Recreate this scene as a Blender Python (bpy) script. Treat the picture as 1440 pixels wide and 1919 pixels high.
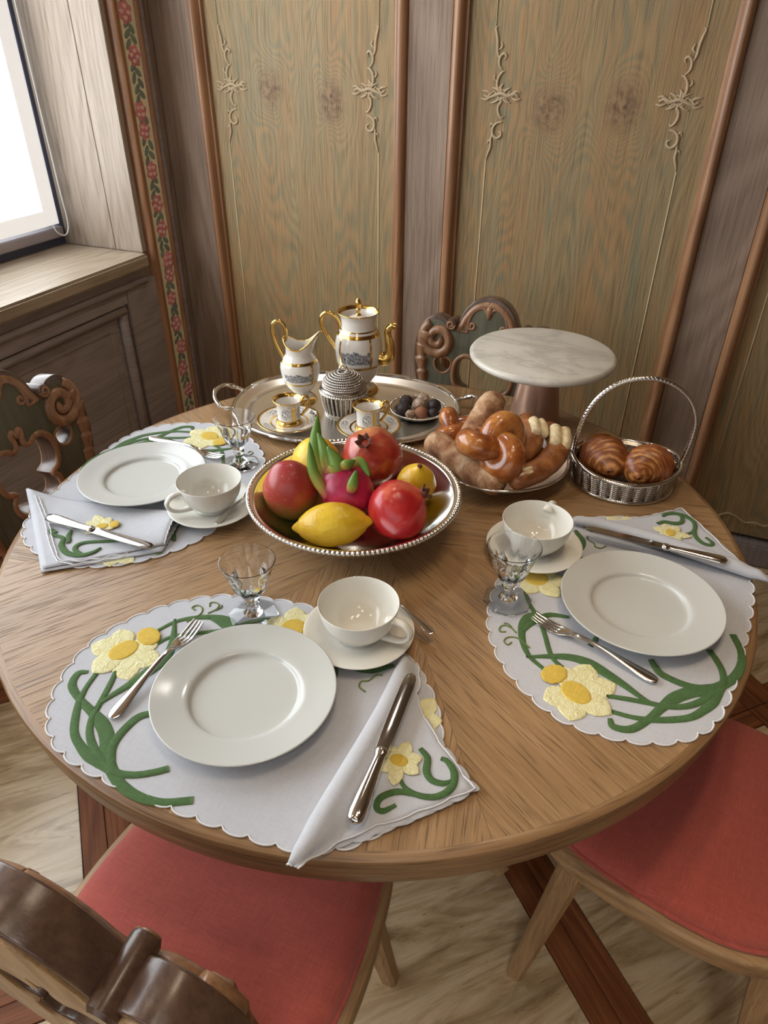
import bpy, math, random
import numpy as np
from mathutils import Vector, Matrix, noise

# ------------------------------------------------------------------ clear
for o in list(bpy.data.objects):
    bpy.data.objects.remove(o, do_unlink=True)
SC = bpy.context.scene
C = SC.collection
PI = math.pi
random.seed(4)


def lin(c):
    c = c / 255.0
    return c / 12.92 if c <= .04045 else ((c + .055) / 1.055) ** 2.4


def sr(r, g, b):
    return (lin(r), lin(g), lin(b), 1.0)


# ------------------------------------------------------------------ camera
TZ = .75                      # height of the table top
F_PX, PITCH, ROLL, YAW, CAM_H = 1331.0, math.radians(34.0), math.radians(.5), math.radians(22.0), .77
_rt = Vector((math.cos(YAW), math.sin(YAW), 0))
_fw = Vector((-math.sin(YAW), math.cos(YAW), 0))
_up = Vector((0, 0, 1))
_cf = _fw * math.cos(PITCH) - _up * math.sin(PITCH)
_cu = _fw * math.sin(PITCH) + _up * math.cos(PITCH)
_cx = _rt * math.cos(ROLL) + _cu * math.sin(ROLL)
_cy = _cu * math.cos(ROLL) - _rt * math.sin(ROLL)
_cp = -_rt * (-.0181 * CAM_H) - _fw * (1.4407 * CAM_H) + _up * (TZ + CAM_H)
cam = bpy.data.cameras.new('camera')
cam.sensor_fit = 'HORIZONTAL'
cam.sensor_width = 36.0
cam.lens = F_PX / 1440.0 * 36.0
cam.clip_start = .02
camo = bpy.data.objects.new('camera', cam)
C.objects.link(camo)
mw = Matrix.Identity(4)
for i, ax in enumerate((_cx, _cy, -_cf)):
    for j in range(3):
        mw[j][i] = ax[j]
for j in range(3):
    mw[j][3] = _cp[j]
camo.matrix_world = mw
SC.camera = camo

# ------------------------------------------------------------------ world, light, exposure
wd = bpy.data.worlds.new('world')
SC.world = wd
wd.use_nodes = True
wd.node_tree.nodes['Background'].inputs[0].default_value = (.80, .90, 1.0, 1)
wd.node_tree.nodes['Background'].inputs[1].default_value = 1.0
SC.view_settings.view_transform = 'Standard'
SC.view_settings.look = 'None'
SC.view_settings.gamma = 1.0
SC.view_settings.use_curve_mapping = False
SC.view_settings.exposure = .0
try:
    SC.cycles.max_bounces = 8
    SC.cycles.diffuse_bounces = 3
    SC.cycles.glossy_bounces = 4
    SC.cycles.transmission_bounces = 8
    SC.cycles.sample_clamp_indirect = 8.0
except AttributeError:
    pass
WINDOW_GLOW = 5.6             # daylight coming through the blind
SPOT_W = 1.7                  # each ceiling downlight
REAR_FILL = .75               # fill glow of the unseen window added behind the viewer
for i, (x, y) in enumerate([(.25, -.35), (.15, -1.3), (-.8, -1.0)]):
    L = bpy.data.lights.new('downlight', 'AREA')
    L.shape = 'DISK'
    L.size = .16
    L.energy = SPOT_W
    L.color = (1.0, .86, .68)
    lo = bpy.data.objects.new('downlight', L)
    lo.location = (x, y, 2.52)
    C.objects.link(lo)

for (x, y, w) in [(.62, -.20, 19.0), (.42, .10, 12.0), (.30, -.62, 12.0)]:     # narrow warm downlights over the table
    L = bpy.data.lights.new('table_downlight', 'SPOT')
    L.energy = w
    L.spot_size = math.radians(46)
    L.spot_blend = .9
    L.shadow_soft_size = .07
    L.color = (1.0, .80, .56)
    lo = bpy.data.objects.new('table_downlight', L)
    lo.location = (x, y, 2.5)
    C.objects.link(lo)

for (x, y, w, sz, ang) in [(-.45, .90, 20.0, .06, 110), (.70, -1.70, 60.0, .14, 96)]:     # unseen wide spots added to brighten the window corner and the floor
    L = bpy.data.lights.new('fill_spot', 'SPOT')
    L.energy = w
    L.spot_size = math.radians(ang)
    L.spot_blend = 1.0
    L.shadow_soft_size = sz
    L.color = (1.0, .93, .84)
    lo = bpy.data.objects.new('fill_spot', L)
    lo.location = (x, y, 2.5)
    C.objects.link(lo)

# ------------------------------------------------------------------ material helpers
MATS = {}


class NT:
    def __init__(self, name):
        self.m = bpy.data.materials.new(name)
        self.m.use_nodes = True
        self.n = self.m.node_tree.nodes
        self.l = self.m.node_tree.links
        self.b = self.n['Principled BSDF']
        MATS[name] = self.m

    def node(self, t, **kw):
        nd = self.n.new(t)
        for k, v in kw.items():
            setattr(nd, k, v)
        return nd

    def link(self, a, b):
        self.l.new(a, b)

    def set(self, **kw):
        for k, v in kw.items():
            self.b.inputs[k.replace('_', ' ')].default_value = v

    def coord(self, kind='Object', scale=(1, 1, 1), loc=(0, 0, 0), rot=(0, 0, 0), rnd=0.0):
        tc = self.node('ShaderNodeTexCoord')
        mp = self.node('ShaderNodeMapping')
        mp.inputs['Scale'].default_value = scale
        mp.inputs['Location'].default_value = loc
        mp.inputs['Rotation'].default_value = rot
        src = tc.outputs[kind]
        if rnd:
            oi = self.node('ShaderNodeObjectInfo')
            ml = self.math('MULTIPLY', oi.outputs['Random'], rnd)
            va = self.node('ShaderNodeVectorMath', operation='ADD')
            self.link(src, va.inputs[0])
            self.link(ml, va.inputs[1])
            src = va.outputs[0]
        self.link(src, mp.inputs[0])
        return mp.outputs[0]

    def noise(self, vec, scale=5, detail=3, rough=.5, dist=0):
        nd = self.node('ShaderNodeTexNoise')
        nd.inputs['Scale'].default_value = scale
        nd.inputs['Detail'].default_value = detail
        nd.inputs['Roughness'].default_value = rough
        nd.inputs['Distortion'].default_value = dist
        self.link(vec, nd.inputs['Vector'])
        return nd.outputs['Fac']

    def math(self, op, a, b=None, c=None, clamp=False):
        nd = self.node('ShaderNodeMath', operation=op, use_clamp=clamp)
        for i, v in enumerate((a, b, c)):
            if v is None:
                continue
            if isinstance(v, (int, float)):
                nd.inputs[i].default_value = v
            else:
                self.link(v, nd.inputs[i])
        return nd.outputs[0]

    def ramp(self, fac, stops, interp='LINEAR'):
        nd = self.node('ShaderNodeValToRGB')
        cr = nd.color_ramp
        cr.interpolation = interp
        while len(cr.elements) < len(stops):
            cr.elements.new(.5)
        for e, (p, col) in zip(cr.elements, stops):
            e.position = p
            e.color = col
        self.link(fac, nd.inputs[0])
        return nd.outputs[0]

    def mix(self, fac, a, b, blend='MIX'):
        nd = self.node('ShaderNodeMix', data_type='RGBA', blend_type=blend)
        for i, v in ((0, fac), (6, a), (7, b)):
            if isinstance(v, (int, float, tuple)):
                nd.inputs[i].default_value = v
            else:
                self.link(v, nd.inputs[i])
        return nd.outputs[2]

    def color(self, c):
        if isinstance(c, tuple):
            self.b.inputs['Base Color'].default_value = c
        else:
            self.link(c, self.b.inputs['Base Color'])

    def bump(self, h, strength=.3, dist=.002):
        nd = self.node('ShaderNodeBump')
        nd.inputs['Strength'].default_value = strength
        nd.inputs['Distance'].default_value = dist
        self.link(h, nd.inputs['Height'])
        self.link(nd.outputs[0], self.b.inputs['Normal'])


def plain(name, col, rough=.5, metal=0.0, bump=None, var=.0, **kw):
    t = NT(name)
    t.set(Roughness=rough, Metallic=metal, **kw)
    t.color(col)
    if var:
        v = t.coord('Object', rnd=3.0)
        n = t.noise(v, 18, 4)
        dark = tuple(c * (1 - var) for c in col[:3]) + (1,)
        lite = tuple(min(1, c * (1 + var)) for c in col[:3]) + (1,)
        t.color(t.ramp(n, [(.3, dark), (.7, lite)]))
    if bump:
        v = t.coord('Object')
        t.bump(t.noise(v, bump[0], 3), bump[1], bump[2])
    return t.m


def wood(name, light, mid, dark, axis='Z', rough=.5, fig=1.0, pore=.5, bump=.25, spec=.4, tint=None, knots=None, coat=0.0, space='Object', pscale=(420, 9.0)):
    t = NT(name)
    ax = 'XYZ'.index(axis)

    def sc(across, along):
        s = [across] * 3
        s[ax] = along
        return tuple(s)
    low = t.noise(t.coord(space, sc(3.2, .55), rnd=7.0), 1.0, 2, .5, .6)
    field = low
    kn = None
    if knots:
        tc = t.node('ShaderNodeTexCoord')
        for (kx, kz, kr) in knots:
            mp = t.node('ShaderNodeMapping')
            mp.inputs['Location'].default_value = (-kx / kr, 0, -kz / kr)
            mp.inputs['Scale'].default_value = (1 / kr, 0, 1 / (kr * 1.25))
            mp.inputs['Location'].default_value = (-kx / kr, 0, -kz / (kr * 1.25))
            t.link(tc.outputs['Object'], mp.inputs[0])
            ln = t.node('ShaderNodeVectorMath', operation='LENGTH')
            t.link(mp.outputs[0], ln.inputs[0])
            g = t.math('POWER', 2.718, t.math('MULTIPLY', t.math('POWER', ln.outputs['Value'], 2.0), -1.0))
            field = t.math('ADD', field, t.math('MULTIPLY', g, .2))
            kn = g if kn is None else t.math('MAXIMUM', kn, g)
    rings = t.math('SINE', t.math('MULTIPLY', field, 95.0 * fig))
    rings = t.math('MULTIPLY_ADD', rings, .5, .5)
    streak = t.noise(t.coord(space, sc(150, 2.6), rnd=7.0), 1.0, 4, .6)
    pores = t.noise(t.coord(space, sc(*pscale), rnd=7.0), 1.0, 2, .5)
    f = t.math('ADD', t.math('MULTIPLY', rings, .20), t.math('MULTIPLY', streak, .80))
    col = t.ramp(f, [(.25, dark), (.5, mid), (.75, light)])
    if tint:
        for ti, (tc_, th, scl) in enumerate(tint):
            nz = t.noise(t.coord('Object', sc(9 * scl, 1.3 * scl), loc=(3.1 * scl, 1.7, 4.4 * scl), rnd=7.0), 1.0, 4, .6, .8)
            msk = t.math('MULTIPLY', t.ramp(nz, [(.40, (0, 0, 0, 1)), (.62, (1, 1, 1, 1))]), th)
            line = t.ramp(rings, [(.15, (1, 1, 1, 1)), (.6, (.25, .25, .25, 1))] if ti else [(.4, (.35, .35, .35, 1)), (.85, (1, 1, 1, 1))])
            col = t.mix(t.math('MULTIPLY', msk, line), col, tc_)
    if kn is not None:
        mot = t.noise(t.coord('Object', (55, 55, 55)), 1.0, 4, .7)
        kc = t.ramp(mot, [(.35, sr(70, 45, 32)), (.5, sr(125, 95, 66)), (.68, sr(160, 128, 92))])
        col = t.mix(t.math('MULTIPLY', t.math('SUBTRACT', kn, .42, clamp=True), 1.5, clamp=True), col, kc)
    pm = t.ramp(pores, [(.30, (1, 1, 1, 1)), (.46, (0, 0, 0, 1))])
    col = t.mix(t.math('MULTIPLY', pm, pore), col, tuple(c * .5 for c in dark[:3]) + (1,))
    t.color(col)
    t.set(Roughness=rough, Specular_IOR_Level=spec)
    if coat:
        t.set(Coat_Weight=coat, Coat_Roughness=.25)
    h = t.math('SUBTRACT', t.math('MULTIPLY', f, .5), t.math('MULTIPLY', pm, .6))
    t.bump(h, bump, .0012)
    return t.m


def weave(name, col, rough=.8, scale=900, bump=.35, var=.06, sheen=.0, depth=.0006):
    t = NT(name)
    t.set(Roughness=rough, Sheen_Weight=sheen, Specular_IOR_Level=.2)
    v = t.coord('Object')
    wv = []
    for d in ('X', 'Y'):
        w = t.node('ShaderNodeTexWave', wave_type='BANDS', bands_direction=d)
        w.inputs['Scale'].default_value = scale / 6.28
        w.inputs['Distortion'].default_value = .8
        w.inputs['Detail'].default_value = 1.0
        t.link(v, w.inputs['Vector'])
        wv.append(w.outputs['Fac'])
    h = t.math('MULTIPLY', wv[0], wv[1])
    n1 = t.noise(t.coord('Object', (700, 60, 1)), 1, 3)
    n2 = t.noise(t.coord('Object', (60, 700, 1)), 1, 3)
    n = t.math('MULTIPLY', t.math('ADD', n1, n2), .5)
    dk = tuple(c * (1 - 2.2 * var) for c in col[:3]) + (1,)
    lt = tuple(min(1, c * (1 + var)) for c in col[:3]) + (1,)
    base = t.ramp(n, [(.35, dk), (.65, lt)])
    t.color(base)
    t.bump(t.math('ADD', t.math('MULTIPLY', h, .6), n), bump, depth)
    return t.m


# ------------------------------------------------------------------ mesh helpers
def NM(o):
    return o


def mesh_obj(name, V, Fc, mat=None, parent=None, loc=None, rot=None, smooth=True, sharp=None, uv=None):
    me = bpy.data.meshes.new(name)
    me.from_pydata([tuple(map(float, v)) for v in V], [], [tuple(int(i) for i in f) for f in Fc])
    me.validate()
    if uv is not None:
        ul = me.uv_layers.new(name='UVMap')
        for li in range(len(me.loops)):
            ul.data[li].uv = uv[me.loops[li].vertex_index]
    if smooth:
        me.shade_smooth()
        if sharp:
            me.set_sharp_from_angle(angle=math.radians(sharp))
    me.update()
    o = bpy.data.objects.new(name, me)
    C.objects.link(o)
    if mat is not None:
        me.materials.append(MATS[mat] if isinstance(mat, str) else mat)
    if parent is not None:
        o.parent = parent
    if loc is not None:
        o.location = loc
    if rot is not None:
        o.rotation_euler = rot
    return o


def tag(o, label, cat, group=None):
    o['label'] = label
    o['category'] = cat
    if group:
        o['group'] = group
    return o


def thing(name, label, cat, loc=(0, 0, 0), rotz=0.0, group=None):
    o = bpy.data.objects.new(name, None)
    o.empty_display_size = .05
    C.objects.link(o)
    o.location = loc
    o.rotation_euler = (0, 0, rotz)
    return tag(o, label, cat, group)


def struct(o):
    o['kind'] = 'structure'
    return o


def copy_tree(src, parent=None):
    c = src.copy()
    C.objects.link(c)
    c.parent = parent
    for ch in list(src.children):
        copy_tree(ch, c)
    return c


def bake(o):
    """apply the modifiers of a mesh object"""
    dg = bpy.context.evaluated_depsgraph_get()
    me = bpy.data.meshes.new_from_object(o.evaluated_get(dg))
    old = o.data
    o.modifiers.clear()
    o.data = me
    bpy.data.meshes.remove(old)
    return o


def fix_normals(o):
    import bmesh
    bm = bmesh.new()
    bm.from_mesh(o.data)
    bmesh.ops.recalc_face_normals(bm, faces=bm.faces)
    bm.to_mesh(o.data)
    bm.free()
    return o


def box(name, x0, x1, y0, y1, z0, z1, mat, parent=None, bev=0.0, origin=None):
    ox, oy, oz = origin if origin else ((x0 + x1) / 2, (y0 + y1) / 2, (z0 + z1) / 2)
    if bev <= 0:
        V = [(x - ox, y - oy, z - oz) for x in (x0, x1) for y in (y0, y1) for z in (z0, z1)]
        Fc = [(0, 1, 3, 2), (4, 6, 7, 5), (0, 4, 5, 1), (2, 3, 7, 6), (0, 2, 6, 4), (1, 5, 7, 3)]
        return mesh_obj(name, V, Fc, mat, parent, (ox, oy, oz), smooth=False)
    import bmesh
    bm = bmesh.new()
    bmesh.ops.create_cube(bm, size=1.0)
    for v in bm.verts:
        v.co = Vector(((v.co.x + .5) * (x1 - x0) + x0 - ox, (v.co.y + .5) * (y1 - y0) + y0 - oy, (v.co.z + .5) * (z1 - z0) + z0 - oz))
    bmesh.ops.bevel(bm, geom=list(bm.edges), offset=bev, segments=2, affect='EDGES')
    me = bpy.data.meshes.new(name)
    bm.to_mesh(me)
    bm.free()
    me.shade_smooth()
    me.set_sharp_from_angle(angle=math.radians(40))
    me.materials.append(MATS[mat])
    o = bpy.data.objects.new(name, me)
    C.objects.link(o)
    o.location = (ox, oy, oz)
    if parent is not None:
        o.parent = parent
    return o


def spline(pts, n=8, closed=False):
    P = np.array(pts, float)
    m = len(P)
    out = []
    segs = m if closed else m - 1
    for i in range(segs):
        if closed:
            p0, p1, p2, p3 = P[(i - 1) % m], P[i], P[(i + 1) % m], P[(i + 2) % m]
        else:
            p1, p2 = P[i], P[i + 1]
            p0 = P[i - 1] if i > 0 else 2 * p1 - p2
            p3 = P[i + 2] if i + 2 < m else 2 * p2 - p1
        for k in range(n):
            t = k / n
            out.append(.5 * ((2 * p1) + (-p0 + p2) * t + (2 * p0 - 5 * p1 + 4 * p2 - p3) * t * t + (-p0 + 3 * p1 - 3 * p2 + p3) * t ** 3))
    if not closed:
        out.append(P[-1])
    return np.array(out)


def resample(path, n):
    d = np.r_[0, np.cumsum(np.linalg.norm(np.diff(path, axis=0), axis=1))]
    s = np.linspace(0, d[-1], n)
    return np.stack([np.interp(s, d, path[:, k]) for k in range(path.shape[1])], 1)


def lathe(prof, n=48, mod=None, a0=0.0, a1=2 * PI):
    """surface of revolution; mod(r,z,a)->(x,y,z)"""
    full = abs((a1 - a0) - 2 * PI) < 1e-6
    cols = n if full else n + 1
    V, idx = [], []
    for (r, z) in prof:
        if r < 1e-6 and full and mod is None:
            V.append((0, 0, z))
            idx.append([len(V) - 1] * cols)
        else:
            row = []
            for j in range(cols):
                a = a0 + (a1 - a0) * j / n
                V.append(mod(r, z, a) if mod else (r * math.cos(a), r * math.sin(a), z))
                row.append(len(V) - 1)
            idx.append(row)
    Fc = []
    for i in range(len(prof) - 1):
        for j in range(n):
            k = (j + 1) % cols if full else j + 1
            q = [idx[i][j], idx[i][k], idx[i + 1][k], idx[i + 1][j]]
            u = []
            for e in q:
                if e not in u:
                    u.append(e)
            if len(u) > 2:
                Fc.append(u)
    return V, Fc


def grid(P, cu=False, cv=False):
    nu, nv = P.shape[:2]
    Fc = []
    for i in range(nu if cu else nu - 1):
        for j in range(nv if cv else nv - 1):
            a, b = (i + 1) % nu, (j + 1) % nv
            Fc.append((i * nv + j, a * nv + j, a * nv + b, i * nv + b))
    return P.reshape(-1, 3), Fc


def tube(path, rad, n=10, closed=False, prof=None, flat=1.0, ref=None):
    """swept tube; rad scalar / array; prof(i, a)->radius factor; flat squeezes along the frame's second axis"""
    P = np.array(path, float)
    m = len(P)
    R = np.full(m, rad, float) if np.isscalar(rad) else np.array(rad, float)
    T = np.gradient(P, axis=0)
    if closed:
        T = (np.roll(P, -1, 0) - np.roll(P, 1, 0))
    T /= np.maximum(np.linalg.norm(T, axis=1, keepdims=True), 1e-12)
    up = np.array(ref if ref is not None else ((0, 0, 1) if abs(T[0][2]) < .9 else (1, 0, 0)), float)
    N = np.zeros_like(P)
    nv = np.cross(T[0], up)
    nv /= np.linalg.norm(nv)
    for i in range(m):
        if ref is not None:
            nv = np.cross(T[i], up)
        else:
            nv = nv - T[i] * (nv @ T[i])
        nv = nv / max(np.linalg.norm(nv), 1e-9)
        N[i] = nv
    B = np.cross(T, N)
    G = np.zeros((m, n, 3))
    for j in range(n):
        a = 2 * PI * j / n
        f = np.array([prof(i, a) for i in range(m)]) if prof else 1.0
        G[:, j] = P + (N * math.cos(a) + B * (math.sin(a) * flat)) * (R * f)[:, None]
    V, Fc = grid(G, closed, True)
    V = [tuple(v) for v in V]
    if not closed:
        V.append(tuple(P[0]))
        V.append(tuple(P[-1]))
        a, b = len(V) - 2, len(V) - 1
        for j in range(n):
            Fc.append((a, j, (j + 1) % n))
            Fc.append((b, (m - 1) * n + (j + 1) % n, (m - 1) * n + j))
        # orientation of the caps is fixed by the caller when it matters
    return V, Fc


def merge(*parts):
    V, Fc = [], []
    for v, f in parts:
        o = len(V)
        V += [tuple(p) for p in v]
        Fc += [tuple(i + o for i in q) for q in f]
    return V, Fc


def ribbon(path, width, z0, h, n=6, closed=False):
    """raised flat band on a horizontal surface"""
    P = spline(path, n)
    m = len(P)
    W = np.interp(np.linspace(0, 1, m), np.linspace(0, 1, len(width)), width) if not np.isscalar(width) else np.full(m, width)
    T = np.gradient(P, axis=0)
    T /= np.maximum(np.linalg.norm(T, axis=1, keepdims=True), 1e-9)
    N = np.stack([-T[:, 1], T[:, 0]], 1)
    G = np.zeros((m, 5, 3))
    for k, (s, zz) in enumerate([(-.5, 0), (-.4, 1), (0, 1.25), (.4, 1), (.5, 0)]):
        G[:, k, :2] = P + N * (W * s)[:, None]
        G[:, k, 2] = z0 + h * zz
    V, Fc = grid(G)
    Fc = [f[::-1] for f in Fc]
    return V, Fc + [tuple(range(4, -1, -1))[::-1], tuple((m - 1) * 5 + k for k in range(4, -1, -1))]


def puff(outline, z0, h, inset=.86, centre=None, bump=None):
    """raised patch of a star-shaped 2D outline"""
    O = np.array(outline, float)
    c = np.array(centre if centre is not None else O.mean(0))
    n = len(O)
    V = []
    for f, zz in ((1.0, 0), (.97, .7), (inset, 1.0), (.5, 1.15)):
        for i, p in enumerate(O):
            q = c + (p - c) * f
            V.append((q[0], q[1], z0 + h * zz + (bump(q) if bump and f < .95 else 0)))
    V.append((c[0], c[1], z0 + h * 1.2))
    Fc = []
    for k in range(3):
        for i in range(n):
            j = (i + 1) % n
            Fc.append((k * n + i, k * n + j, (k + 1) * n + j, (k + 1) * n + i))
    for i in range(n):
        Fc.append((3 * n + i, 3 * n + (i + 1) % n, 4 * n))
    if np.sum(O[:, 0] * np.roll(O[:, 1], -1) - O[:, 1] * np.roll(O[:, 0], -1)) < 0:
        Fc = [f[::-1] for f in Fc]
    return V, Fc


def slab(loops, thick, bevel=.0, res=2):
    """flat plate (2D outline with holes) in XY, centred on z=0, as (V, F)"""
    cu = bpy.data.curves.new('tmp', 'CURVE')
    cu.dimensions = '2D'
    cu.fill_mode = 'BOTH'
    cu.extrude = max(thick / 2 - bevel, 0)
    cu.bevel_depth = bevel
    cu.bevel_resolution = res
    for lp in loops:
        s = cu.splines.new('POLY')
        s.points.add(len(lp) - 1)
        for p, q in zip(s.points, lp):
            p.co = (q[0], q[1], 0, 1)
        s.use_cyclic_u = True
    ob = bpy.data.objects.new('tmp', cu)
    C.objects.link(ob)
    dg = bpy.context.evaluated_depsgraph_get()
    me = bpy.data.meshes.new_from_object(ob.evaluated_get(dg))
    V = [tuple(v.co) for v in me.vertices]
    Fc = [tuple(p.vertices) for p in me.polygons]
    bpy.data.objects.remove(ob)
    bpy.data.curves.remove(cu)
    bpy.data.meshes.remove(me)
    return V, Fc


def weld(o, d=1e-5):
    import bmesh
    bm = bmesh.new()
    bm.from_mesh(o.data)
    bmesh.ops.remove_doubles(bm, verts=bm.verts, dist=d)
    bmesh.ops.recalc_face_normals(bm, faces=bm.faces)
    bm.to_mesh(o.data)
    bm.free()
    return o


def nz(p, s, seed=0):
    return noise.noise(Vector((p[0] * s + seed * 7.3, p[1] * s + seed * 3.1, p[2] * s - seed * 5.7)))


def fbm(p, s, seed=0, oct=3):
    return sum(nz(p, s * 2 ** k, seed + k) / 2 ** k for k in range(oct))


def spiral(cx, cy, r0, r1, a0, turns, n=40):
    out = []
    for i in range(n):
        t = i / (n - 1)
        r = r0 + (r1 - r0) * t
        a = a0 + turns * 2 * PI * t
        out.append((cx + r * math.cos(a), cy + r * math.sin(a)))
    return np.array(out)

# ------------------------------------------------------------------ materials
KN1 = [(-.105, .10, .060), (.112, .07, .064)]
KN2 = [(-.094, .07, .066), (.108, .088, .068)]
_pt = [(sr(168, 124, 80), .75, 1.0), (sr(120, 126, 102), .5, 1.6)]
for _n, _k in (('panel_wood_a', KN1), ('panel_wood_b', KN2), ('panel_wood_c', None)):
    wood(_n, sr(164, 140, 100), sr(152, 127, 88), sr(128, 105, 72), 'Z', rough=.55, fig=3.2, pore=.4, bump=.6, tint=_pt, knots=_k)
wood('stile_wood', sr(160, 138, 120), sr(146, 124, 106), sr(124, 102, 86), 'Z', rough=.55, pore=.45, bump=.5)
wood('moulding_wood', sr(176, 132, 96), sr(158, 114, 80), sr(130, 90, 62), 'Z', rough=.36, pore=.3, bump=.2, coat=.25)
wood('jamb_wood', sr(172, 156, 140), sr(160, 143, 127), sr(136, 118, 103), 'Z', rough=.5, fig=1.6, pore=.4, bump=.4)
wood('sill_wood', sr(178, 162, 142), sr(166, 149, 128), sr(142, 124, 104), 'Y', rough=.42, pore=.45, bump=.4)
wood('rail_wood', sr(158, 146, 142), sr(148, 136, 132), sr(130, 118, 114), 'Y', rough=.5, pore=.35, bump=.3)  # veiling glare from the window is put into this greyed wood tone
wood('table_wood', sr(172, 138, 100), sr(157, 123, 86), sr(134, 102, 69), 'X', rough=.34, fig=.5, pore=.75, bump=.5, spec=.5, pscale=(330, 16.0))
wood('table_edge_wood', sr(162, 128, 90), sr(144, 110, 76), sr(112, 82, 55), 'X', rough=.36, pore=.6, bump=.3, space='UV', pscale=(330, 14.0))
wood('seat_oak', sr(182, 148, 108), sr(164, 130, 92), sr(136, 104, 72), 'Y', rough=.42, pore=.4, bump=.25)
wood('chair_oak', sr(182, 148, 108), sr(164, 130, 92), sr(136, 104, 72), 'Z', rough=.42, pore=.4, bump=.25)
wood('carved_wood', sr(168, 126, 92), sr(150, 109, 78), sr(120, 84, 58), 'Z', rough=.36, pore=.25, bump=.15, coat=.25)
wood('carved_dark', sr(104, 79, 63), sr(90, 67, 54), sr(70, 51, 41), 'Z', rough=.3, pore=.2, bump=.1, coat=.4)
wood('green_paint_wood', sr(104, 101, 80), sr(94, 92, 73), sr(80, 78, 61), 'Z', rough=.55, pore=.3, bump=.4)
wood('plank_wood', sr(148, 92, 56), sr(124, 74, 44), sr(92, 52, 32), 'X', rough=.5, pore=.4, bump=.25, spec=.25)
plain('cake_foot_wood', (.50, .30, .21, 1), .32, .65, bump=(60, .08, .001), Coat_Weight=.3, Coat_Roughness=.2)
plain('ornament_paint', sr(182, 160, 128), .6, bump=(160, .3, .001))
plain('line_paint', sr(190, 176, 140), .6)
plain('strip_cream', sr(228, 216, 180), .6, var=.08)
plain('rose_pink', sr(206, 128, 128), .6, var=.18)
plain('rose_light', sr(234, 190, 182), .6, var=.1)
plain('leaf_paint', sr(122, 136, 120), .6, var=.2)
plain('plaster', sr(214, 204, 188), .8)
wood('room_wood', sr(128, 106, 82), sr(114, 92, 70), sr(94, 74, 54), 'Z', rough=.6, pore=.3, bump=.2)
wood('ceiling_wood', sr(140, 112, 84), sr(122, 96, 72), sr(98, 76, 56), 'X', rough=.6, pore=.3, bump=.2)
plain('window_paint', sr(150, 140, 140), .5)
plain('window_dark', sr(70, 72, 92), .5)
plain('blind_cord', sr(236, 236, 236), .5)

t = NT('blind_fabric')
t.color(sr(240, 240, 238))
t.set(Roughness=.9)
t.b.inputs['Emission Color'].default_value = (.86, .94, 1.0, 1)
t.b.inputs['Emission Strength'].default_value = WINDOW_GLOW
t = NT('rear_fill_fabric')
t.color(sr(240, 240, 238))
t.set(Roughness=.9)
t.b.inputs['Emission Color'].default_value = (.95, .98, 1.0, 1)
t.b.inputs['Emission Strength'].default_value = REAR_FILL
t = NT('blind_hem')
t.color(sr(236, 234, 228))
t.set(Roughness=.9)
t.b.inputs['Emission Color'].default_value = (.96, .96, .96, 1)
t.b.inputs['Emission Strength'].default_value = .55
t = NT('clear_glass')
t.color((1, 1, 1, 1))
t.set(Roughness=.0, IOR=1.5, Transmission_Weight=1.0)
t = NT('crystal')
t.color((.97, .985, .99, 1))
t.set(Roughness=.0, IOR=1.5, Transmission_Weight=1.0)

# travertine
t = NT('travertine')
v = t.coord('Object', (1.0, 6.5, 1), rot=(0, 0, .25), rnd=4.0)
n1 = t.noise(v, 1.8, 6, .62, 1.6)
v2 = t.coord('Object', (8, 46, 1), rot=(0, 0, .25), rnd=4.0)
n2 = t.noise(v2, 1.0, 5, .65, .8)
col = t.ramp(n1, [(.32, sr(136, 110, 78)), (.45, sr(184, 158, 120)), (.56, sr(212, 188, 152)), (.68, sr(160, 134, 98))])
pit = t.ramp(n2, [(.31, (1, 1, 1, 1)), (.38, (0, 0, 0, 1))])
col = t.mix(t.math('MULTIPLY', t.ramp(n2, [(.5, (0, 0, 0, 1)), (.7, (1, 1, 1, 1))]), .45), col, sr(212, 194, 162))
col = t.mix(t.math('MULTIPLY', pit, .6), col, sr(104, 82, 58))
t.color(col)
t.set(Roughness=.22, Specular_IOR_Level=.5)
t.bump(t.math('MULTIPLY', pit, -1.0), .3, .001)

# cloth, thread
weave('linen', sr(196, 197, 203), .85, 2600, .35, .035, .1, .0004)
weave('red_cloth', sr(190, 92, 80), .85, 2200, .7, .09, .25, .0009)
plain('white_thread', sr(222, 220, 222), .7, bump=(900, .4, .0005))
weave('green_thread', sr(84, 118, 66), .7, 3000, .8, .14, .1, .0008)
weave('yellow_thread', sr(236, 200, 84), .75, 2600, .8, .08, .1, .0008)
t = NT('pale_yellow_thread')
n = t.noise(t.coord('Object', (90, 90, 1)), 1.0, 3, .6, 1.2)
n2 = t.noise(t.coord('Object', (600, 600, 1)), 1.0, 2)
t.color(t.ramp(n, [(.3, sr(222, 212, 152)), (.55, sr(234, 228, 182))]))
t.set(Roughness=.75, Specular_IOR_Level=.2)
t.bump(t.math('ADD', n, t.math('MULTIPLY', n2, .3)), .9, .003)
plain('olive_thread', sr(106, 124, 66), .7)

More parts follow.
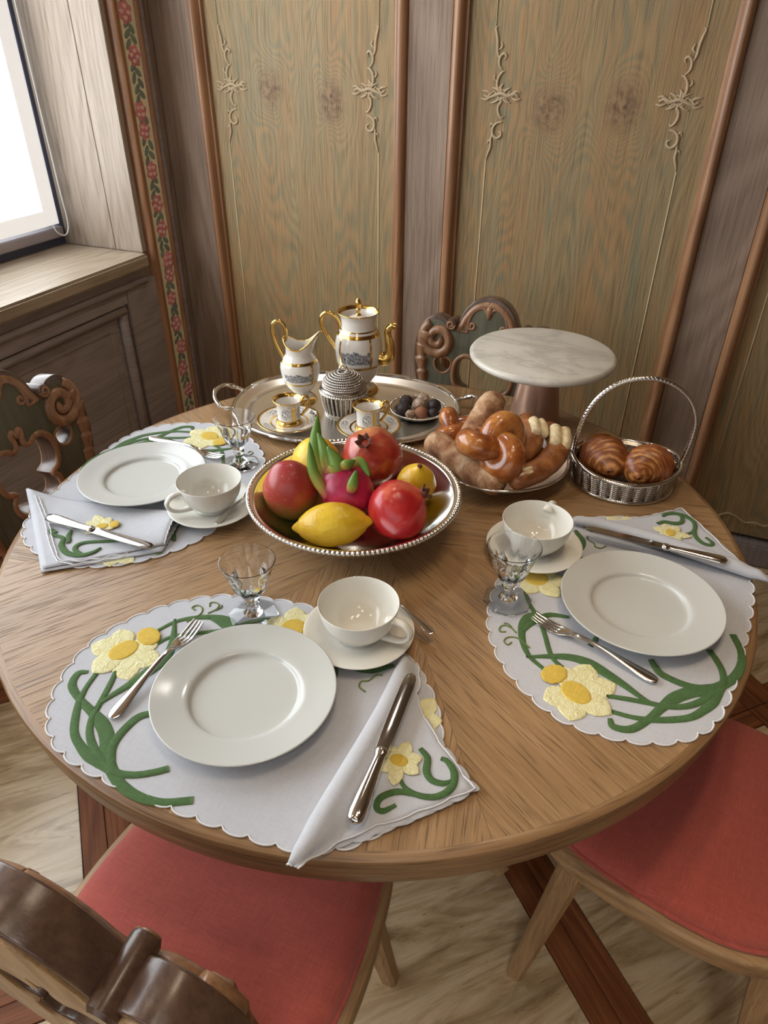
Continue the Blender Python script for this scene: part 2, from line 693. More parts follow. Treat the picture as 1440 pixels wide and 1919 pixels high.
# tableware
plain('porcelain', sr(202, 203, 199), .12, Specular_IOR_Level=.45)
plain('white_china', sr(228, 225, 216), .10, Specular_IOR_Level=.5)
plain('fine_china', sr(236, 230, 222), .1, Coat_Weight=.5, Coat_Roughness=.03)
plain('gold', (.72, .47, .14, 1), .2, 1.0)
plain('silver', (.72, .70, .67, 1), .13, 1.0, bump=(26, .05, .002))
plain('silver_satin', (.84, .80, .74, 1), .28, 1.0, bump=(40, .04, .001))
plain('silver_dark', (.42, .39, .36, 1), .25, 1.0)
plain('silver_mid', (.52, .49, .45, 1), .2, 1.0)
plain('steel', (.46, .45, .44, 1), .10, 1.0)

t = NT('engraving')     # grey engraved townscape printed in the reserve
uv = t.coord('UV')
sx = t.node('ShaderNodeSeparateXYZ')
t.link(uv, sx.inputs[0])
hill = t.noise(t.coord('UV', (3.0, 0, 0)), 1.0, 4, .6)
sky = t.math('LESS_THAN', sx.outputs[1], t.math('MULTIPLY_ADD', hill, .75, .17))
low = t.math('GREATER_THAN', sx.outputs[1], .12)
ink = t.noise(t.coord('UV', (16, 12, 1)), 1.0, 5, .7, .5)
inkc = t.ramp(ink, [(.36, sr(70, 74, 84)), (.5, sr(140, 142, 148)), (.66, sr(214, 210, 206))])
t.color(t.mix(t.math('MULTIPLY', sky, low), sr(236, 230, 222), inkc))
t.set(Roughness=.12, Coat_Weight=.4)
t = NT('vignette')      # small grey-blue flower sprays on the coffee cups
ink = t.noise(t.coord('UV', (7, 7, 1)), 1.0, 5, .7, .5)
gr = t.node('ShaderNodeTexGradient', gradient_type='SPHERICAL')
mpv = t.coord('UV', (2.2, 2.2, 1), (-1.1, -1.1, 0))
t.link(mpv, gr.inputs[0])
f = t.math('MULTIPLY', t.ramp(ink, [(.46, (0, 0, 0, 1)), (.56, (1, 1, 1, 1))]), t.math('GREATER_THAN', gr.outputs['Fac'], .12))
t.color(t.mix(f, sr(236, 230, 222), sr(104, 116, 128)))
t.set(Roughness=.12, Coat_Weight=.4)

t = NT('marble')
v = t.coord('Object', (4, 9, 4), rot=(0, 0, .5))
w1 = t.noise(v, 1.0, 5, .62, .5)
vein = t.math('ABSOLUTE', t.math('SUBTRACT', w1, .5))
cl = t.noise(t.coord('Object', (9, 9, 9)), 1.0, 5, .6, .4)
col = t.ramp(cl, [(.3, sr(196, 190, 176)), (.6, sr(220, 214, 202))])
col = t.mix(t.ramp(vein, [(.0, (.32, .32, .32, 1)), (.05, (0, 0, 0, 1))]), col, sr(140, 132, 132))
t.color(col)
t.set(Roughness=.3, Specular_IOR_Level=.5)

# food
t = NT('rustic_crust')
n = t.noise(t.coord('Object', (22, 22, 22), rnd=3.0), 1.0, 5, .65, .5)
n2 = t.noise(t.coord('Object', (140, 140, 140)), 1.0, 3, .6)
col = t.ramp(n, [(.32, sr(112, 70, 44)), (.46, sr(158, 112, 76)), (.58, sr(192, 156, 120)), (.70, sr(216, 198, 176))])
t.color(col)
t.set(Roughness=.8)
t.bump(t.math('ADD', n, n2), .5, .002)
t = NT('glazed_crust')
n = t.noise(t.coord('Object', (26, 26, 26), rnd=3.0), 1.0, 4, .55, .4)
t.color(t.ramp(n, [(.3, sr(112, 54, 20)), (.5, sr(160, 88, 38)), (.68, sr(200, 134, 70))]))
t.set(Roughness=.24, Coat_Weight=.5, Coat_Roughness=.12)
t.bump(n, .15, .002)
t = NT('pretzel_crust')
n = t.noise(t.coord('Object', (30, 30, 30), rnd=3.0), 1.0, 4, .55, .4)
t.color(t.ramp(n, [(.3, sr(104, 56, 28)), (.5, sr(150, 92, 52)), (.7, sr(186, 126, 78))]))
t.set(Roughness=.32, Coat_Weight=.3, Coat_Roughness=.2)
t.bump(n, .2, .002)
t = NT('bread_crumb')
n = t.noise(t.coord('Object', (90, 90, 90)), 1.0, 4, .6)
t.color(t.ramp(n, [(.35, sr(214, 186, 136)), (.6, sr(240, 224, 186))]))
t.set(Roughness=.8)
t.bump(n, .6, .002)
t = NT('croissant_crust')
at = t.node('ShaderNodeAttribute', attribute_name='lam')
n = t.noise(t.coord('Object', (40, 40, 40), rnd=3.0), 1.0, 4, .6)
f = t.math('ADD', t.math('MULTIPLY', at.outputs['Fac'], .65), t.math('MULTIPLY', n, .45))
t.color(t.ramp(f, [(.25, sr(92, 44, 20)), (.5, sr(146, 82, 38)), (.8, sr(204, 148, 84))]))
t.set(Roughness=.38, Coat_Weight=.2, Coat_Roughness=.25)
t.bump(n, .25, .002)
t = NT('mango_skin')
sx = t.node('ShaderNodeSeparateXYZ')
t.link(t.coord('Object'), sx.inputs[0])
n = t.noise(t.coord('Object', (14, 14, 14)), 1.0, 4, .55)
f = t.math('ADD', t.math('MULTIPLY', sx.outputs[2], 7.5), t.math('MULTIPLY_ADD', n, .8, -.10))
col = t.ramp(f, [(.0, sr(92, 104, 40)), (.2, sr(150, 120, 56)), (.42, sr(178, 72, 56)), (.75, sr(168, 46, 50))])
sp = t.noise(t.coord('Object', (260, 260, 260)), 1.0, 1)
t.color(t.mix(t.ramp(sp, [(.68, (0, 0, 0, 1)), (.74, (.5, .5, .5, 1))]), col, sr(214, 150, 110)))
t.set(Roughness=.38, Coat_Weight=.15)
t = NT('lemon_skin')
n = t.noise(t.coord('Object', (150, 150, 150)), 1.0, 2, .5)
n2 = t.noise(t.coord('Object', (18, 18, 18), rnd=2.0), 1.0, 3, .5)
t.color(t.ramp(n2, [(.3, sr(206, 160, 24)), (.65, sr(238, 200, 52))]))
t.set(Roughness=.36, Subsurface_Weight=.05)
t.bump(n, .45, .0016)
for nm, a, b, c_ in (('pomegranate_skin', sr(164, 20, 30), sr(194, 42, 44), sr(216, 110, 78)), ('pomegranate_skin_pale', sr(158, 36, 34), sr(190, 76, 54), sr(212, 150, 92))):
    t = NT(nm)
    n = t.noise(t.coord('Object', (20, 20, 20), rnd=2.0), 1.0, 5, .6, .3)
    t.color(t.ramp(n, [(.32, a), (.52, b), (.72, c_)]))
    t.set(Roughness=.3, Coat_Weight=.3, Coat_Roughness=.2)
plain('calyx', sr(96, 48, 36), .7, var=.3)
t = NT('dragon_skin')
n = t.noise(t.coord('Object', (22, 22, 22)), 1.0, 4, .55)
t.color(t.ramp(n, [(.3, sr(140, 14, 52)), (.6, sr(186, 36, 80)), (.8, sr(204, 84, 100))]))
t.set(Roughness=.35)
t = NT('dragon_scale')
gz = t.node('ShaderNodeAttribute', attribute_name='tip')
t.color(t.ramp(gz.outputs['Fac'], [(.0, sr(176, 44, 80)), (.25, sr(168, 150, 70)), (.55, sr(110, 142, 50)), (1.0, sr(84, 124, 40))]))
t.set(Roughness=.4)
plain('dark_chocolate', sr(46, 34, 36), .55, var=.3, bump=(120, .5, .002))
t = NT('sugar_truffle')
n = t.noise(t.coord('Object', (160, 160, 160), rnd=2.0), 1.0, 4, .7)
t.color(t.ramp(n, [(.38, sr(120, 88, 66)), (.5, sr(190, 164, 140)), (.66, sr(232, 220, 206))]))
t.set(Roughness=.85)
t.bump(n, .9, .004)
plain('milk_truffle', sr(150, 100, 74), .7, var=.25, bump=(150, .6, .003))

# ------------------------------------------------------------------ the room
YB, XL = 1.28, -1.325        # face of the panelled back wall, face of the window wall
ZC = 2.55
XR, YF = 2.6, -2.6


def prism_z(name, poly, z0, z1, mat, parent=None, origin=(0, 0, 0), smooth=None):
    """vertical moulding: 2D (x, y) section swept along z"""
    n = len(poly)
    V = [(x - origin[0], y - origin[1], z - origin[2]) for z in (z0, z1) for (x, y) in poly]
    Fc = [(i, (i + 1) % n, n + (i + 1) % n, n + i) for i in range(n)] + [tuple(range(n))[::-1], tuple(range(n, 2 * n))]
    o = mesh_obj(name, V, Fc, mat, parent, origin, smooth=True, sharp=smooth or 35)
    return fix_normals(o)


# floor: travertine squares framed by double dark planks, laid diagonally
floor = struct(box('floor', XL - .4, XR, YF, YB + .02, -.06, -.012, 'plaster'))
floor.data.materials.clear()
floor.data.materials.append(MATS['window_dark'])
S2 = math.sqrt(2)
mod = 1.2 / S2
bw = .107
tile_s = mod - bw
u0 = .302 / S2


def uvpos(u, v):             # u along (1,1), v along (1,-1)
    return ((u + v) / S2, (u - v) / S2)


tile_mesh = None
plank_mesh = None
for iu in range(-4, 4):
    for iv in range(-4, 4):
        cu_, cv_ = u0 + (iu + .5) * mod, u0 + (iv + .5) * mod
        x, y = uvpos(cu_, cv_)
        if XL - .45 < x < XR + .3 and YF - .3 < y < YB + .4:
            if tile_mesh is None:
                o = box('tile', -tile_s / 2 + .0015, tile_s / 2 - .0015, -tile_s / 2 + .0015, tile_s / 2 - .0015, -.012, 0, 'travertine', floor, .001, (0, 0, 0))
                tile_mesh = o.data
            else:
                o = bpy.data.objects.new('tile', tile_mesh)
                C.objects.link(o)
                o.parent = floor
            o.matrix_parent_inverse = Matrix.Translation(floor.location).inverted()
            o.location = (x, y, 0)
            o.rotation_euler = (0, 0, PI / 4 + (PI / 2 if (iu + iv) % 2 else 0) * 0)
for iu in range(-4, 5):
    for iv in range(-4, 4):
        for fam in (0, 1):
            for s in (-1, 1):
                a = u0 + iu * mod + s * bw / 4
                b = u0 + (iv + .5) * mod
                x, y = uvpos(a, b) if fam == 0 else uvpos(b, a)
                if not (XL - .3 < x < XR + .1 and YF - .1 < y < YB + .25):
                    continue
                ln = mod if fam == 0 else tile_s
                key = ('plank_mesh', fam)
                if key not in MATS:
                    o = box('plank', -ln / 2 + .0008, ln / 2 - .0008, -bw / 4 + .0008, bw / 4 - .0008, -.012, .0005, 'plank_wood', floor, .001, (0, 0, 0))
                    MATS[key] = o.data
                else:
                    o = bpy.data.objects.new('plank', MATS[key])
                    C.objects.link(o)
                    o.parent = floor
                o.matrix_parent_inverse = Matrix.Translation(floor.location).inverted()
                o.location = (x, y, 0)
                o.rotation_euler = (0, 0, -PI / 4 if fam == 0 else PI / 4)

struct(box('ceiling', XL - .5, XR + .1, YF - .1, YB + .1, ZC, ZC + .06, 'ceiling_wood'))
struct(box('wall_right', XR, XR + .08, YF - .1, YB + .1, -.02, ZC, 'room_wood'))
struct(box('wall_front', XL - .5, XR, YF - .08, YF, -.02, ZC, 'room_wood'))

# unseen window added as fill light, glowing blinds in the wall opposite the panelling
w2 = struct(box('fill_window', -1.05, 1.75, YF, YF + .02, .80, 2.3, 'window_paint', None, .004))
for (a, b, c, d) in ((-1.05, -.98, .80, 2.3), (1.68, 1.75, .80, 2.3), (-.98, 1.68, .80, .87), (-.98, 1.68, 2.23, 2.3), (.32, .38, .87, 2.23)):
    o = box('frame_bar', a, b, YF + .02, YF + .05, c, d, 'window_paint', w2, .004)
    o.matrix_parent_inverse = Matrix.Translation(w2.location).inverted()
for (a, b) in ((-.98, .32), (.38, 1.68)):
    o = box('blind', a, b, YF + .024, YF + .026, .87, 2.23, 'rear_fill_fabric', w2)
    o.matrix_parent_inverse = Matrix.Translation(w2.location).inverted()

# back wall: backing, panels, stiles and mouldings
wb = struct(box('wall_back', XL - .5, XR, YB + .03, YB + .10, -.02, ZC, 'stile_wood'))


def inv(o, parent):
    o.matrix_parent_inverse = Matrix.Translation(parent.location).inverted()
    return o


PANELS = [(-1.137, -.468, 'panel_wood_a'), (-.264, .434, 'panel_wood_b'), (.632, 1.33, 'panel_wood_c'), (1.53, 2.23, 'panel_wood_c')]
panel_objs = []
for (a, b, m) in PANELS:
    p = box('panel', a - .01, b + .01, YB, YB + .03, .10, ZC - .12, m, wb, .002)
    inv(p, wb)
    # move origin so that knots sit at the same height
    dz = 1.27 - p.location.z
    for v in p.data.vertices:
        v.co.z -= dz
    p.location.z = 1.27
    panel_objs.append(p)
STILES = [(-1.325, -1.166), (-.435, -.300), (.464, .602), (1.36, 1.50), (2.26, 2.6)]
for (a, b) in STILES:
    inv(box('stile', a, b, YB - .016, YB + .03, .08, ZC, 'stile_wood', wb, .003), wb)


def half_round(x0, x1, yb, h, n=12, flip=False):
    """moulding section: fillet, big round, small cove"""
    w = x1 - x0
    pts = [(x0, yb + .03), (x0, yb - h * .25), (x0 + w * .14, yb - h * .3)]
    for i in range(n + 1):
        a = PI * i / n
        pts.append((x0 + w * (.54 - .38 * math.cos(a)), yb - h * (.35 + .65 * math.sin(a))))
    pts += [(x1, yb - h * .2), (x1, yb + .03)]
    if flip:
        pts = [(x0 + x1 - x, y) for x, y in pts][::-1]
    return pts


for (x0, x1, fl) in [(-1.170, -1.128, True), (-.476, -.432, False), (-.303, -.258, True), (.426, .468, False), (.598, .642, True), (1.32, 1.364, False), (1.496, 1.54, True), (2.22, 2.264, False)]:
    inv(prism_z('moulding', half_round(x0, x1, YB - .004, .034, flip=fl), .10, ZC - .1, 'moulding_wood', wb, (x0, YB, 0)), wb)
struct(box('baseboard_back', XL, XR, YB - .03, YB + .03, 0, .085, 'rail_wood', None, .006))

# raised ornaments on the panels
ORN = [
    [(-.050, .000), (-.036, .006), (-.020, .000), (.0, .006), (.020, .000), (.036, -.005), (.052, .002)],
    [(-.044, .010), (-.034, .002), (-.022, -.006)],
    [(.044, -.010), (.034, .002), (.022, .010)],
    [(-.026, .012), (-.012, -.002), (.004, -.006), (.016, .006), (.024, .014)],
    [(-.022, -.012), (-.010, -.004), (.006, -.010), (.018, -.002)],
    [(-.010, .016), (.006, .014), (.014, .026), (.012, .044), (.002, .058), (-.006, .060)],
    [(.012, .014), (.004, .022), (-.004, .030)],
    [(-.006, -.012), (.004, -.020), (.006, -.036), (.000, -.050), (-.008, -.056), (-.012, -.050)],
    [(-.010, -.066), (.004, -.068), (.016, -.080), (.016, -.098), (.004, -.108), (-.008, -.102), (-.008, -.092), (.0, -.090)],
    [(.015, -.090), (.020, -.110), (.020, -.132), (.026, -.150), (.030, -.166)],
    [(.002, .062), (.012, .074), (.012, .092), (.002, .102), (-.006, .096), (-.002, .088)],
    [(.011, .085), (.020, .104), (.022, .126), (.026, .146), (.030, .160), (.024, .164)],
    [(-.002, .002), (-.012, .014), (-.026, .021)], [(.002, .002), (.012, .015), (.028, .020)], [(-.002, -.002), (-.014, -.013), (-.030, -.017)], [(.002, -.002), (.014, -.014), (.030, -.019)],
    [(-.030, .004), (-.042, .012), (-.056, .010)], [(.030, .004), (.042, .010), (.058, .012)], [(-.030, -.004), (-.044, -.009), (-.058, -.006)], [(.030, -.004), (.044, -.011), (.060, -.008)],
    [(.0, .0), (.002, .016), (.0, .030)], [(.0, .0), (-.001, -.014), (.002, -.026)],
    [(.016, .034), (.024, .042), (.022, .052)], [(.012, -.078), (.022, -.070), (.026, -.080)], [(.018, -.120), (.026, -.114), (.030, -.124)], [(.018, .110), (.008, .118), (.012, .130)],
]
ORN_R = [.0050, .0030, .0030, .0034, .0030, .0040, .0030, .0038, .0042, .0040, .0040, .0040] + [.0034] * 10 + [.0030] * 4


def ornament(parent, x, z, sx):
    rs = []
    for cv, r in zip(ORN, ORN_R):
        P = spline([(sx * a, 0, b) for a, b in cv], 5)
        n = len(P)
        k = np.linspace(0, 1, n)
        R = 1.35 * r * (.35 + .65 * np.sin(PI * np.clip(k * .9 + .08, 0, 1)))
        rs.append(tube(P, R, 6, flat=.8))
    px, pz = parent.location.x, parent.location.z
    o = mesh_obj('scroll_ornament', *merge(*rs), 'ornament_paint', parent, (x - px, -.0155, z - pz))
    o['kind'] = 'stuff'
    return o


def strline(parent, x0, z0, x1, z1):
    px, pz = parent.location.x, parent.location.z
    V, Fc = tube([(x0 - px, 0, z0 - pz), (x1 - px, 0, z1 - pz)], .0022, 6)
    return mesh_obj('string_line', V, Fc, 'line_paint', parent, (0, -.0155, 0))


for (pi_, xs) in [(0, (-1.049, -.562)), (1, (-.151, .331)), (2, (.71, 1.25))]:
    for x, s in zip(xs, (-1, 1)):
        ornament(panel_objs[pi_], x, 1.373, s)
        xe = x + s * .031
        strline(panel_objs[pi_], xe, 1.207, xe, .22)
        strline(panel_objs[pi_], xe, 1.537, xe, 2.3)
# low scrolls near the foot of the third panel
for (cx, s) in ((.79, 1), (.91, -1)):
    P = spline([(cx - .06 * s, 0, .150), (cx - .03 * s, 0, .172), (cx, 0, .166), (cx + .03 * s, 0, .150), (cx + .06 * s, 0, .156), (cx + .065 * s, 0, .144)], 6)
    p = panel_objs[2]
    P = P - np.array([p.location.x, 0, p.location.z])
    mesh_obj('foot_scroll', *tube(P, .0035, 6), 'ornament_paint', p, (0, -.0155, 0))

# window wall
WZ0, WZ1, WY0, WY1, XWIN = .877, 2.42, -2.0, 1.035, -1.665
wl = struct(box('wall_left', XL - .08, XL, YF, WY1, -.02, WZ0 - .05, 'rail_wood'))
pier = inv(box('pier', XL - .42, XL, WY1, YB + .05, -.02, ZC, 'stile_wood', wl, .003), wl)
inv(box('pier', XL - .42, XL, YF, WY0, WZ0 - .05, ZC, 'stile_wood', wl, .003), wl)
inv(box('lintel', XL - .42, XL, WY0, WY1, WZ1, ZC, 'stile_wood', wl, .003), wl)
inv(box('outer_wall', XWIN - .12, XWIN - .02, YF, WY1, -.02, WZ0 - .02, 'plaster', wl), wl)
# frame of the panel under the sill
inv(box('stile', XL, XL + .012, .905, WY1 + .05, .08, WZ0 - .085, 'rail_wood', wl, .003), wl)
inv(box('rail', XL, XL + .012, YF + .05, .905, .735, WZ0 - .085, 'rail_wood', wl, .003), wl)
inv(box('panel', XL, XL + .004, -.30, .83, .14, .700, 'rail_wood', wl, .001), wl)


def mould_path(name, pts, r, mat, parent, flat=.7):
    o = mesh_obj(name, *tube(pts, r, 12, flat=flat), mat, parent)
    inv(o, parent)
    return o


mould_path('moulding', [(XL + .006, .868, .10), (XL + .006, .868, .715)], .019, 'rail_wood', wl)
mould_path('moulding', [(XL + .006, .88, .718), (XL + .006, -1.3, .718)], .019, 'rail_wood', wl)
mould_path('string_line', [(XL + .005, .80, .12), (XL + .005, .80, .665)], .0018, 'stile_wood', wl)
mould_path('string_line', [(XL + .005, .80, .665), (XL + .005, -.4, .665)], .0018, 'stile_wood', wl)
mould_path('bed_moulding', [(XL + .006, WY1 - .02, .788), (XL + .006, -1.5, .788)], .017, 'rail_wood', wl)
sill = struct(box('trim_1', XWIN - .02, XL + .03, WY0, WY1 - .003, WZ0 - .045, WZ0, 'sill_wood', None, .008))
jamb = struct(box('trim_2', XWIN, XL - .112, WY1 - .002, WY1 + .02, WZ0, WZ1, 'jamb_wood', None, .001))
struct(box('trim_3', XL - .110, XL + .004, WY1 - .002, WY1 + .02, WZ0, WZ1, 'jamb_wood', None, .0015))

# painted rose strip with its mouldings on the pier
strip = struct(box('trim_4', XL, XL + .010, 1.108, 1.182, .02, ZC - .05, 'strip_cream', None, .001))


def vround(y0, y1, h, mat, name, n=10):
    pts = [(XL - .005, y0)]
    for i in range(n + 1):
        a = PI * i / n
        pts.append((XL + h * math.sin(a), (y0 + y1) / 2 - (y1 - y0) / 2 * math.cos(a)))
    pts.append((XL - .005, y1))
    return struct(prism_z(name, pts, .02, ZC - .03, mat, None, (XL, y0, 0)))


vround(1.062, 1.086, .026, 'moulding_wood', 'trim_5')
vround(1.084, 1.108, .016, 'carved_wood', 'trim_6')
vround(1.182, 1.204, .018, 'moulding_wood', 'trim_7')
vround(1.206, 1.232, .014, 'rail_wood', 'trim_8')
ROSES = [2.22, 2.08, 1.98, 1.84, 1.70, 1.568, 1.454, 1.302, 1.245, 1.123, 1.017, .934, .823, .771, .687, .588, .495, .41, .31, .20]
random.seed(11)
for z in ROSES:
    yy = 1.145 + random.uniform(-.01, .01)
    R = .027 * random.uniform(.92, 1.12)
    ph = random.random() * 6
    ol = [(R * (1 + .14 * math.sin(6 * a + ph)) * math.cos(a), R * 1.05 * (1 + .14 * math.sin(6 * a + ph)) * math.sin(a)) for a in np.linspace(0, 2 * PI, 30, endpoint=False)]
    V, Fc = puff(ol, 0, .0012)
    r = mesh_obj('rose', [(c, a, b) for a, b, c in V], Fc, 'rose_pink', strip, (XL + .010 - strip.location.x, yy - strip.location.y, z - strip.location.z))
    for k in range(4):
        a = ph + k * PI / 2 + .4
        ol = [(.52 * R * math.cos(a) + .34 * R * math.cos(q) * (1 + .2 * math.sin(3 * q)), .5 * R * math.sin(a) + .22 * R * math.sin(q)) for q in np.linspace(0, 2 * PI, 12, endpoint=False)]
        V, Fc = puff(ol, .0012, .0006)
        mesh_obj('petal', [(c, p, q) for p, q, c in V], Fc, 'rose_light', r)
zs = sorted(ROSES)
for a, b in zip(zs[:-1], zs[1:]):
    nl = max(2, int((b - a - .03) / .016))
    for k in range(nl):
        z = a + .024 + (b - a - .045) * (k + .5) / nl
        s = 1 if k % 2 else -1
        yy = 1.145 + s * .012 + random.uniform(-.004, .004)
        an = s * random.uniform(.4, .9) + PI / 2
        ol = [(.019 * math.cos(q) * math.cos(an) - .0095 * math.sin(q) * math.sin(an), .019 * math.cos(q) * math.sin(an) + .0095 * math.sin(q) * math.cos(an)) for q in np.linspace(0, 2 * PI, 10, endpoint=False)]
        V, Fc = puff(ol, 0, .0008)
        mesh_obj('leaf', [(c, p, q) for p, q, c in V], Fc, 'leaf_paint', strip, (XL + .010 - strip.location.x, yy - strip.location.y, z - strip.location.z))

# window: frame, pane, roller blind with its cord
win = struct(box('window_1', XWIN - .02, XWIN + .005, WY0, WY1, WZ0, WZ0 + .045, 'window_dark', None, .002))
inv(box('frame_post', XWIN - .02, XWIN + .012, WY1 - .02, WY1, WZ0 + .03, WZ1, 'window_dark', win, .002), win)
inv(box('frame_post', XWIN - .02, XWIN + .012, WY0, WY0 + .05, WZ0 + .03, WZ1, 'window_dark', win, .002), win)
inv(box('frame_rail', XWIN - .02, XWIN + .024, WY0 + .05, WY1 - .02, WZ0 + .030, WZ0 + .064, 'window_paint', win, .003), win)
inv(box('frame_rail', XWIN - .02, XWIN + .02, WY0 + .05, WY1 - .02, WZ1 - .06, WZ1, 'window_paint', win, .003), win)
inv(box('pane', XWIN - .016, XWIN - .012, WY0 + .05, WY1 - .02, WZ0 + .05, WZ1 - .05, 'clear_glass', win), win)
blind = thing('roller_blind', 'white backlit roller blind with a hanging cord loop in the window', 'blind', (XWIN + .04, 0, WZ0 + .08))
BY1, BZ0 = .985, .948
box('fabric', -.0006, .0006, WY0 + .06, BY1 - .06, .05, WZ1 - WZ0 - .12, 'blind_fabric', blind)
box('side_band', -.0006, .0006, BY1 - .06, BY1, .0, WZ1 - WZ0 - .12, 'blind_hem', blind)
box('hem', -.0012, .0016, WY0 + .06, BY1 - .06, .0, .05, 'blind_hem', blind, .0008)
mesh_obj('roller_tube', *tube([(0, WY0 + .06, WZ1 - WZ0 - .11), (0, BY1, WZ1 - WZ0 - .11)], .02, 16), 'blind_hem', blind)
cp_ = spline([(.02, BY1 + .012, 1.25), (.02, BY1 + .012, .5), (.022, BY1 + .016, .12), (.024, BY1 + .018, .02), (.028, BY1 + .006, -.022), (.03, BY1 - .018, -.034), (.03, BY1 - .046, -.018), (.028, BY1 - .056, .004)], 8)
mesh_obj('cord', *tube(cp_, .0022, 8), 'blind_cord', blind)

# ------------------------------------------------------------------ table
RT = .668
table = thing('dining_table', 'round oak pedestal table laid for breakfast', 'table', (0, 0, 0))
NSEG = 8
seg_me = None
for k in range(NSEG):
    if seg_me is None:
        half = PI / NSEG - .0003
        rr = RT - .012
        ring = [(rr * math.cos(a), rr * math.sin(a)) for a in np.linspace(-half, half, 25)]
        V = [(0.0004, 0, 0)] + [(x, y, 0) for x, y in ring] + [(0.0004, 0, -.022)] + [(x, y, -.022) for x, y in ring]
        n = len(ring)
        Fc = [(0, i, i + 1) for i in range(1, n)] + [(n + 1, n + 2 + i, n + 1 + i) for i in range(1, n)]
        Fc += [(i, n + 1 + i, n + 2 + i, i + 1) for i in range(1, n)] + [(0, n + 1, n + 2, 1), (0, n, 2 * n + 1, n + 1)]
        o = mesh_obj('top_segment', V, Fc, 'table_wood', table, smooth=False)
        seg_me = o.data
    else:
        o = bpy.data.objects.new('top_segment', seg_me)
        C.objects.link(o)
        o.parent = table
    o.location = (0, 0, TZ)
    o.rotation_euler = (0, 0, math.radians(12) + k * 2 * PI / NSEG)
ed = [(RT - .012, TZ - .0001), (RT - .005, TZ - .0012), (RT - .0005, TZ - .005), (RT + .001, TZ - .011), (RT - .0005, TZ - .017), (RT - .004, TZ - .0205), (RT - .0105, TZ - .022), (RT - .0105, TZ - .025),
      (RT - .0065, TZ - .027), (RT - .0055, TZ - .034), (RT - .0065, TZ - .056), (RT - .011, TZ - .064), (RT - .02, TZ - .066), (RT - .10, TZ - .066), (RT - .10, TZ - .022), (RT - .012, TZ - .022)]
V, Fc = lathe(ed, 160, None, 0, 2 * PI - 1e-5)
dl = np.r_[0, np.cumsum(np.linalg.norm(np.diff(np.array(ed), axis=0), axis=1))]
uv = [(j / 160 * 2 * PI * RT, dl[i]) for i in range(len(ed)) for j in range(161)]
fix_normals(mesh_obj('edge_moulding', V, Fc, 'table_edge_wood', table, sharp=35, uv=uv))
ped = [(0, .12), (.10, .12), (.11, .15), (.085, .20), (.075, .30), (.09, .42), (.10, .52), (.085, .58), (.11, .62), (.16, .66), (.16, .684), (0, .684)]
mesh_obj('pedestal', *lathe([tuple(p) for p in ped], 40), 'chair_oak', table, sharp=40)
for k in range(4):
    a = math.radians(-22) + k * PI / 2
    P = spline([(.06, 0, .20), (.15, 0, .185), (.26, 0, .12), (.35, 0, .05), (.385, 0, .022)], 6)
    V, Fc = tube(P, np.linspace(.045, .022, len(P)), 8, flat=.9, ref=(0, 1, 0))
    mesh_obj('leg', V, Fc, 'chair_oak', table, rot=(0, 0, a), sharp=40)
box('sub_frame', -.42, .42, -.04, .04, TZ - .07, TZ - .03, 'chair_oak', table)

# ------------------------------------------------------------------ chairs
HALF = [(.0, .452), (.09, .452), (.112, .50), (.145, .56), (.173, .62), (.192, .68), (.201, .73), (.203, .78), (.196, .82), (.180, .85), (.157, .867), (.134, .868), (.117, .860)]
KNOB = [(.110, .850), (.098, .842), (.086, .846)]
ARCH = [(.078, .866), (.066, .893), (.045, .917), (.020, .929), (.0, .931)]


def mirror(half):
    h = [tuple(p) for p in half]
    return h + [(-x, z) for x, z in h[::-1] if x > 1e-6]


def back_outline(shrink=0.0):
    half = [tuple(p) for p in spline(HALF, 4)] + [tuple(p) for p in spline(KNOB, 3)] + [tuple(p) for p in spline(ARCH, 4)]
    if shrink:
        P = np.array(mirror(half))
        T = np.roll(P, -1, 0) - np.roll(P, 1, 0)
        N = np.stack([-T[:, 1], T[:, 0]], 1)
        N /= np.maximum(np.linalg.norm(N, axis=1, keepdims=True), 1e-9)
        return [tuple(p) for p in P + N * shrink]
    return mirror(half)


# heart-shaped opening with a little loop at its cusp and a stepped foot
HH = [(.0, .785), (.008, .797), (.014, .790), (.010, .775), (.012, .762), (.022, .757), (.034, .765), (.052, .768), (.070, .757), (.080, .735), (.080, .705), (.070, .682), (.052, .672), (.062, .660), (.064, .640), (.054, .622), (.040, .618), (.024, .622), (.0, .618)]
HEART = mirror([tuple(p) for p in spline(HH, 4)])
EYE = [[(s * (.118 + .026 * math.cos(a)), .742 + .030 * math.sin(a) * (1 if math.sin(a) < 0 else .6)) for a in np.linspace(0, 2 * PI, 24, endpoint=False)] for s in (1, -1)]
LOWH = [(.026 * math.cos(a), .555 + .02 * math.sin(a)) for a in np.linspace(0, 2 * PI, 20, endpoint=False)]


def to_back(V, y0):
    return [(x, y0 - z, y) for x, y, z in V]


